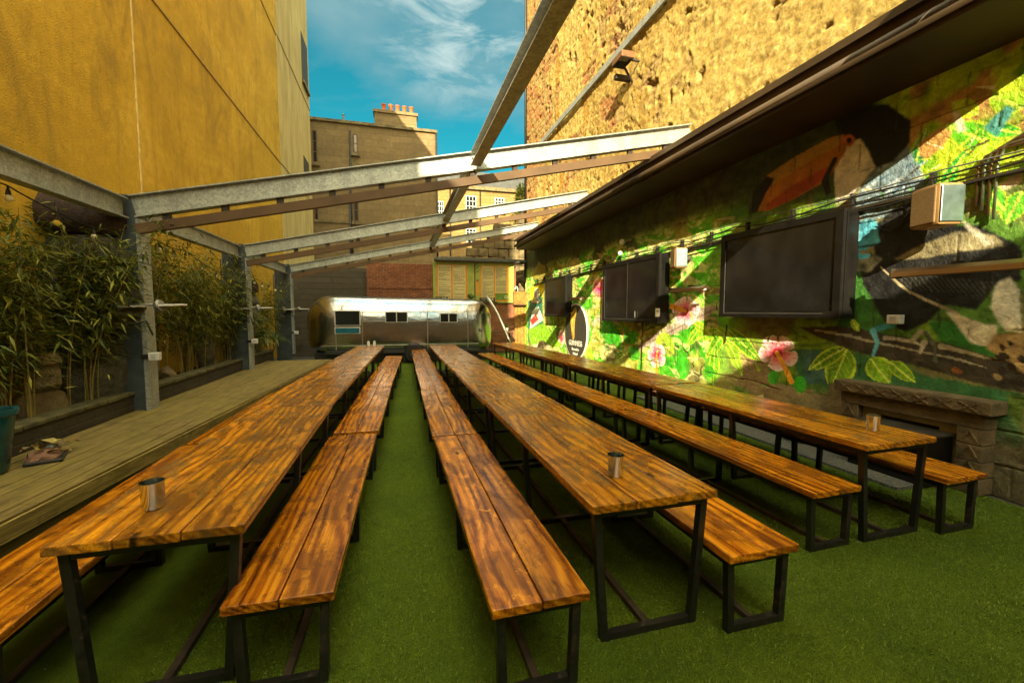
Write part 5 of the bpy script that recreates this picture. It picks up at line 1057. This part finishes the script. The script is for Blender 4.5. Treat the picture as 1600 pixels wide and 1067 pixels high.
# metal angle strip and lamp high on the wall
st = thing('wall_strip', 'long pale metal strip fixed high along the rough yellow wall', 'strip', (RX, 10, 8.0)); m = MB(); m.box(RX - .11, RX - .06, 3.0, 16.4, 7.93, 8.09); local(m.build('strip', M['galv']), st)
for k in range(7): y = 4 + k * 2; m = MB(); m.box(RX - .059, RX + .05, y, y + .08, 7.97, 8.05); local(m.build('fixing', M['steelblack']), st)
p = onX(975, 98, RX - .35); t = thing('wall_floodlight', 'brown box floodlight on a bracket high on the rough yellow wall', 'light', (RX, p.y, p.z))
MB().bbox(-.72, -.30, -.32, .30, -.02, .17, .02).build('housing', plain('rusty_brown', (.17, .08, .03), .6, .2), t); MB().beam((-.32, -.1, .05), (.02, -.1, .05), .06, .05).build('arm', M['rust'], t); MB().beam((-.45, .1, .0), (.02, .25, -.45), .05, .05).build('brace', M['rust'], t); MB().bbox(-.55, .0, .32, .48, -.30, -.16, .01).build('lower_lamp', M['rust'], t); MB().box(-.70, -.32, -.30, .28, -.035, -.021).build('lens', M['glassdark'], t); t.scale = (.75, .75, .75)
# oval black sign
c0 = onX(905, 516, RX - .06); sg = thing('oval_sign', 'black oval beer sign with gold harp and white lettering, below the farthest cabinet', 'sign', (RX - .075, 12.25, 1.10)); rY = .86; rZ = .88
def oval(k, x0, x1, n=48): return MB().add([(x, rY * k * math.cos(2 * math.pi * i / n), rZ * k * math.sin(2 * math.pi * i / n)) for x in (x0, x1) for i in range(n)], [tuple(range(n)), tuple(range(2 * n - 1, n - 1, -1))] + [(i, (i + 1) % n, n + (i + 1) % n, n + i) for i in range(n)])
oval(1, 0, .045).build('rim', M['signwhite'], sg); oval(.955, -.006, -.0005).build('face', plain('black_sign_paint', (.045, .04, .03), .55, 0, .7, 50, .001), sg)
h = MB(); hp = [(.18, .62), (.02, .70), (-.08, .62), (-.02, .40), (.02, .10), (.06, -.16), (.12, -.22), (.2, -.16), (.22, .1), (.24, .4)]
n = 10; out_ = [(-y, z) for y, z in [(-.05, .68), (.10, .50), (.20, .20), (.14, -.20), (.04, -.28)]]
for pts_, wd_ in (([(-.08, .70), (.03, .45), (.12, .15), (.10, -.18)], .05), ([(.32, .52), (.28, .2), (.18, -.1), (.10, -.24)], .045), ([(-.08, .70), (.05, .66), (.16, .56), (.32, .54)], .05)):
    for a, b in zip(pts_[:-1], pts_[1:]): h.beam((-.012, a[0], a[1]), (-.012, b[0], b[1]), wd_ * 2, .008, (1, 0, 0))
for k in range(7): h.beam((-.011, .0 + k * .045, .62 - k * .02), (-.011, .08 + k * .018, -.05 + k * .045), .012, .006, (1, 0, 0))
h.build('harp', M['signgold'], sg)
RT = (R(90), 0, R(-90))
text('GUINNESS', .235, M['signwhite'], sg, (-.009, -.03, -.36), RT, sx=.92); text('Brewed in', .13, M['signwhite'], sg, (-.009, -.03, -.545), RT); text('Ireland', .13, M['signwhite'], sg, (-.009, -.03, -.68), RT)
# fireplace
fp = thing('stone_fireplace', 'carved stone fireplace surround at the foot of the mural', 'fireplace', (RX, 3.2, 0)); FX = RX - .22
y0, y1 = 2.60, 3.92; carved = plain('carved_sandstone', (.115, .078, .035), .9, 0, .45, 7, .012)
m = MB(); m.bbox(FX - .03, RX, y0 - .06, y1 + .06, .77, .90, .012); mant = local(m.build('mantel', carved), fp)
m = MB(); m.bbox(FX + .02, RX, y0, y1, .63, .768, .006); local(m.build('frieze', carved), fp)
for k in range(7):   # raised zigzag and cross panels on the mantel
    yc_ = y0 + .1 + k * .19
    m = MB()
    for a, b in (((-.07, -.04), (.07, .04)), ((-.07, .04), (.07, -.04))): m.beam((FX - .034, yc_ + a[0], .835 + a[1]), (FX - .034, yc_ + b[0], .835 + b[1]), .014, .010, (1, 0, 0))
    local(m.build('carved_cross', carved), fp)
for yj_ in (y0 + .1, y1 - .1):
    for k in range(4):
        m = MB()
        for a, b in (((-.06, -.05), (0, .05)), ((0, .05), (.06, -.05))): m.beam((FX + .015, yj_ + a[0], .12 + k * .145 + a[1]), (FX + .015, yj_ + b[0], .12 + k * .145 + b[1]), .014, .012, (1, 0, 0))
        local(m.build('carved_chevron', carved), fp)
for a, b in ((y0 + .005, y0 + .20), (y1 - .20, y1 - .005)):
    m = MB()
    for k in range(4): m.bbox(FX + .02, RX, a, b, .003 + k * .157, .155 + k * .157, .008)
    local(m.build('jamb', carved), fp)
m = MB(); m.box(RX - .12, RX - .05, y0 + .205, y0 + .38, .002, .62); m.box(RX - .12, RX - .05, y1 - .38, y1 - .205, .002, .62); m.box(RX - .12, RX - .05, y0 + .381, y1 - .381, .56, .62); local(m.build('inner_slip', plain('pale_plaster', (.26, .22, .13), .9, 0, .35, 6, .01)), fp)
m = MB(); m.box(RX - .10, RX - .045, y0 + .381, y1 - .381, .002, .559); local(m.build('hearth_opening', M['black']), fp)
t = thing('black_storage_box', 'black metal box standing in front of the fireplace opening', 'box', (RX - .52, 2.85, 0)); MB().bbox(0, .38, 0, .72, .03, .50, .008).build('body', M['black'], t); MB().bbox(-.02, .39, -.02, .74, .503, .53, .005).build('lid', plain('scuffed_black', (.035, .03, .022), .4, 0, .6, 6), t)
for sy_ in (.03, .65): MB().box(.02, .06, sy_, sy_ + .04, 0, .029).build('foot', M['steelblack'], t)
# logs & rocks at the wall foot
def log(x, y, z, a, r_, L, label):
    t = thing('log', label, 'log', (x, y, z), a, group='cut logs left of the fireplace'); MB().tube([(0, -L / 2, 0), (0, L / 2, .0)], r_, 14, False, r_ * .92).build('bark', plain('birch_bark', (.38, .31, .20), .9, 0, .55, 14, .01), t, smooth=True)
    m = MB(); m.lathe([(.0001, 0), (r_ * .98, 0)], (0, -L / 2, 0), 14, Matrix.Rotation(R(90), 4, 'X')); m.lathe([(.0001, 0), (r_ * .9, 0)], (0, L / 2, 0), 14, Matrix.Rotation(R(-90), 4, 'X')); m.build('cut_end', plain('cut_wood', (.36, .27, .13), .8, 0, .3, 30), t)
log(5.16, 4.35, .34, R(30), .075, .34, 'birch log upper of two left of the fireplace'); log(5.05, 4.2, .262, R(70), .07, .3, 'birch log lower of two left of the fireplace')
rock('low_boulder', (5.12, 4.3, 0.0), (.22, .36, .13), M['stone'], 'flat brown boulder under the birch logs', 'rock', 31)
random.seed(5)
rk = [(5.1, 12.9, .22, 'sunlit pale rock stack, nearest of the heap at the far mural end'), (5.05, 13.8, .30, 'large pale rock at the far mural end, middle of the heap'), (5.1, 14.7, .34, 'tallest pale rock of the heap at the far mural end'), (5.15, 15.6, .3, 'farthest pale rock at the far mural end'), (5.22, 8.6, .13, 'small rock at the foot of the mural below the middle cabinet'), (5.2, 6.1, .12, 'small rock at the foot of the mural below the largest cabinet')]
for i, (x, y, s, lab) in enumerate(rk): rock('boulder', (x, y, 0), (.20, s * 1.3, s), M['rubble'], lab, 'rock', 40 + i, group='rocks along the mural foot')
# small stones on wall base edging right
for i in range(7):
    y = 4.6 + i * .42; rock('edging_stone', (5.24 + random.uniform(-.03, .03), y, 0), (.08, .17, .07), M['stonegrey'], f"grey edging stone at the mural foot, {['first', 'second', 'third', 'fourth', 'fifth', 'sixth', 'seventh'][i]} beyond the logs", 'rock', 60 + i, group='edging stones along the mural foot', sub=2)
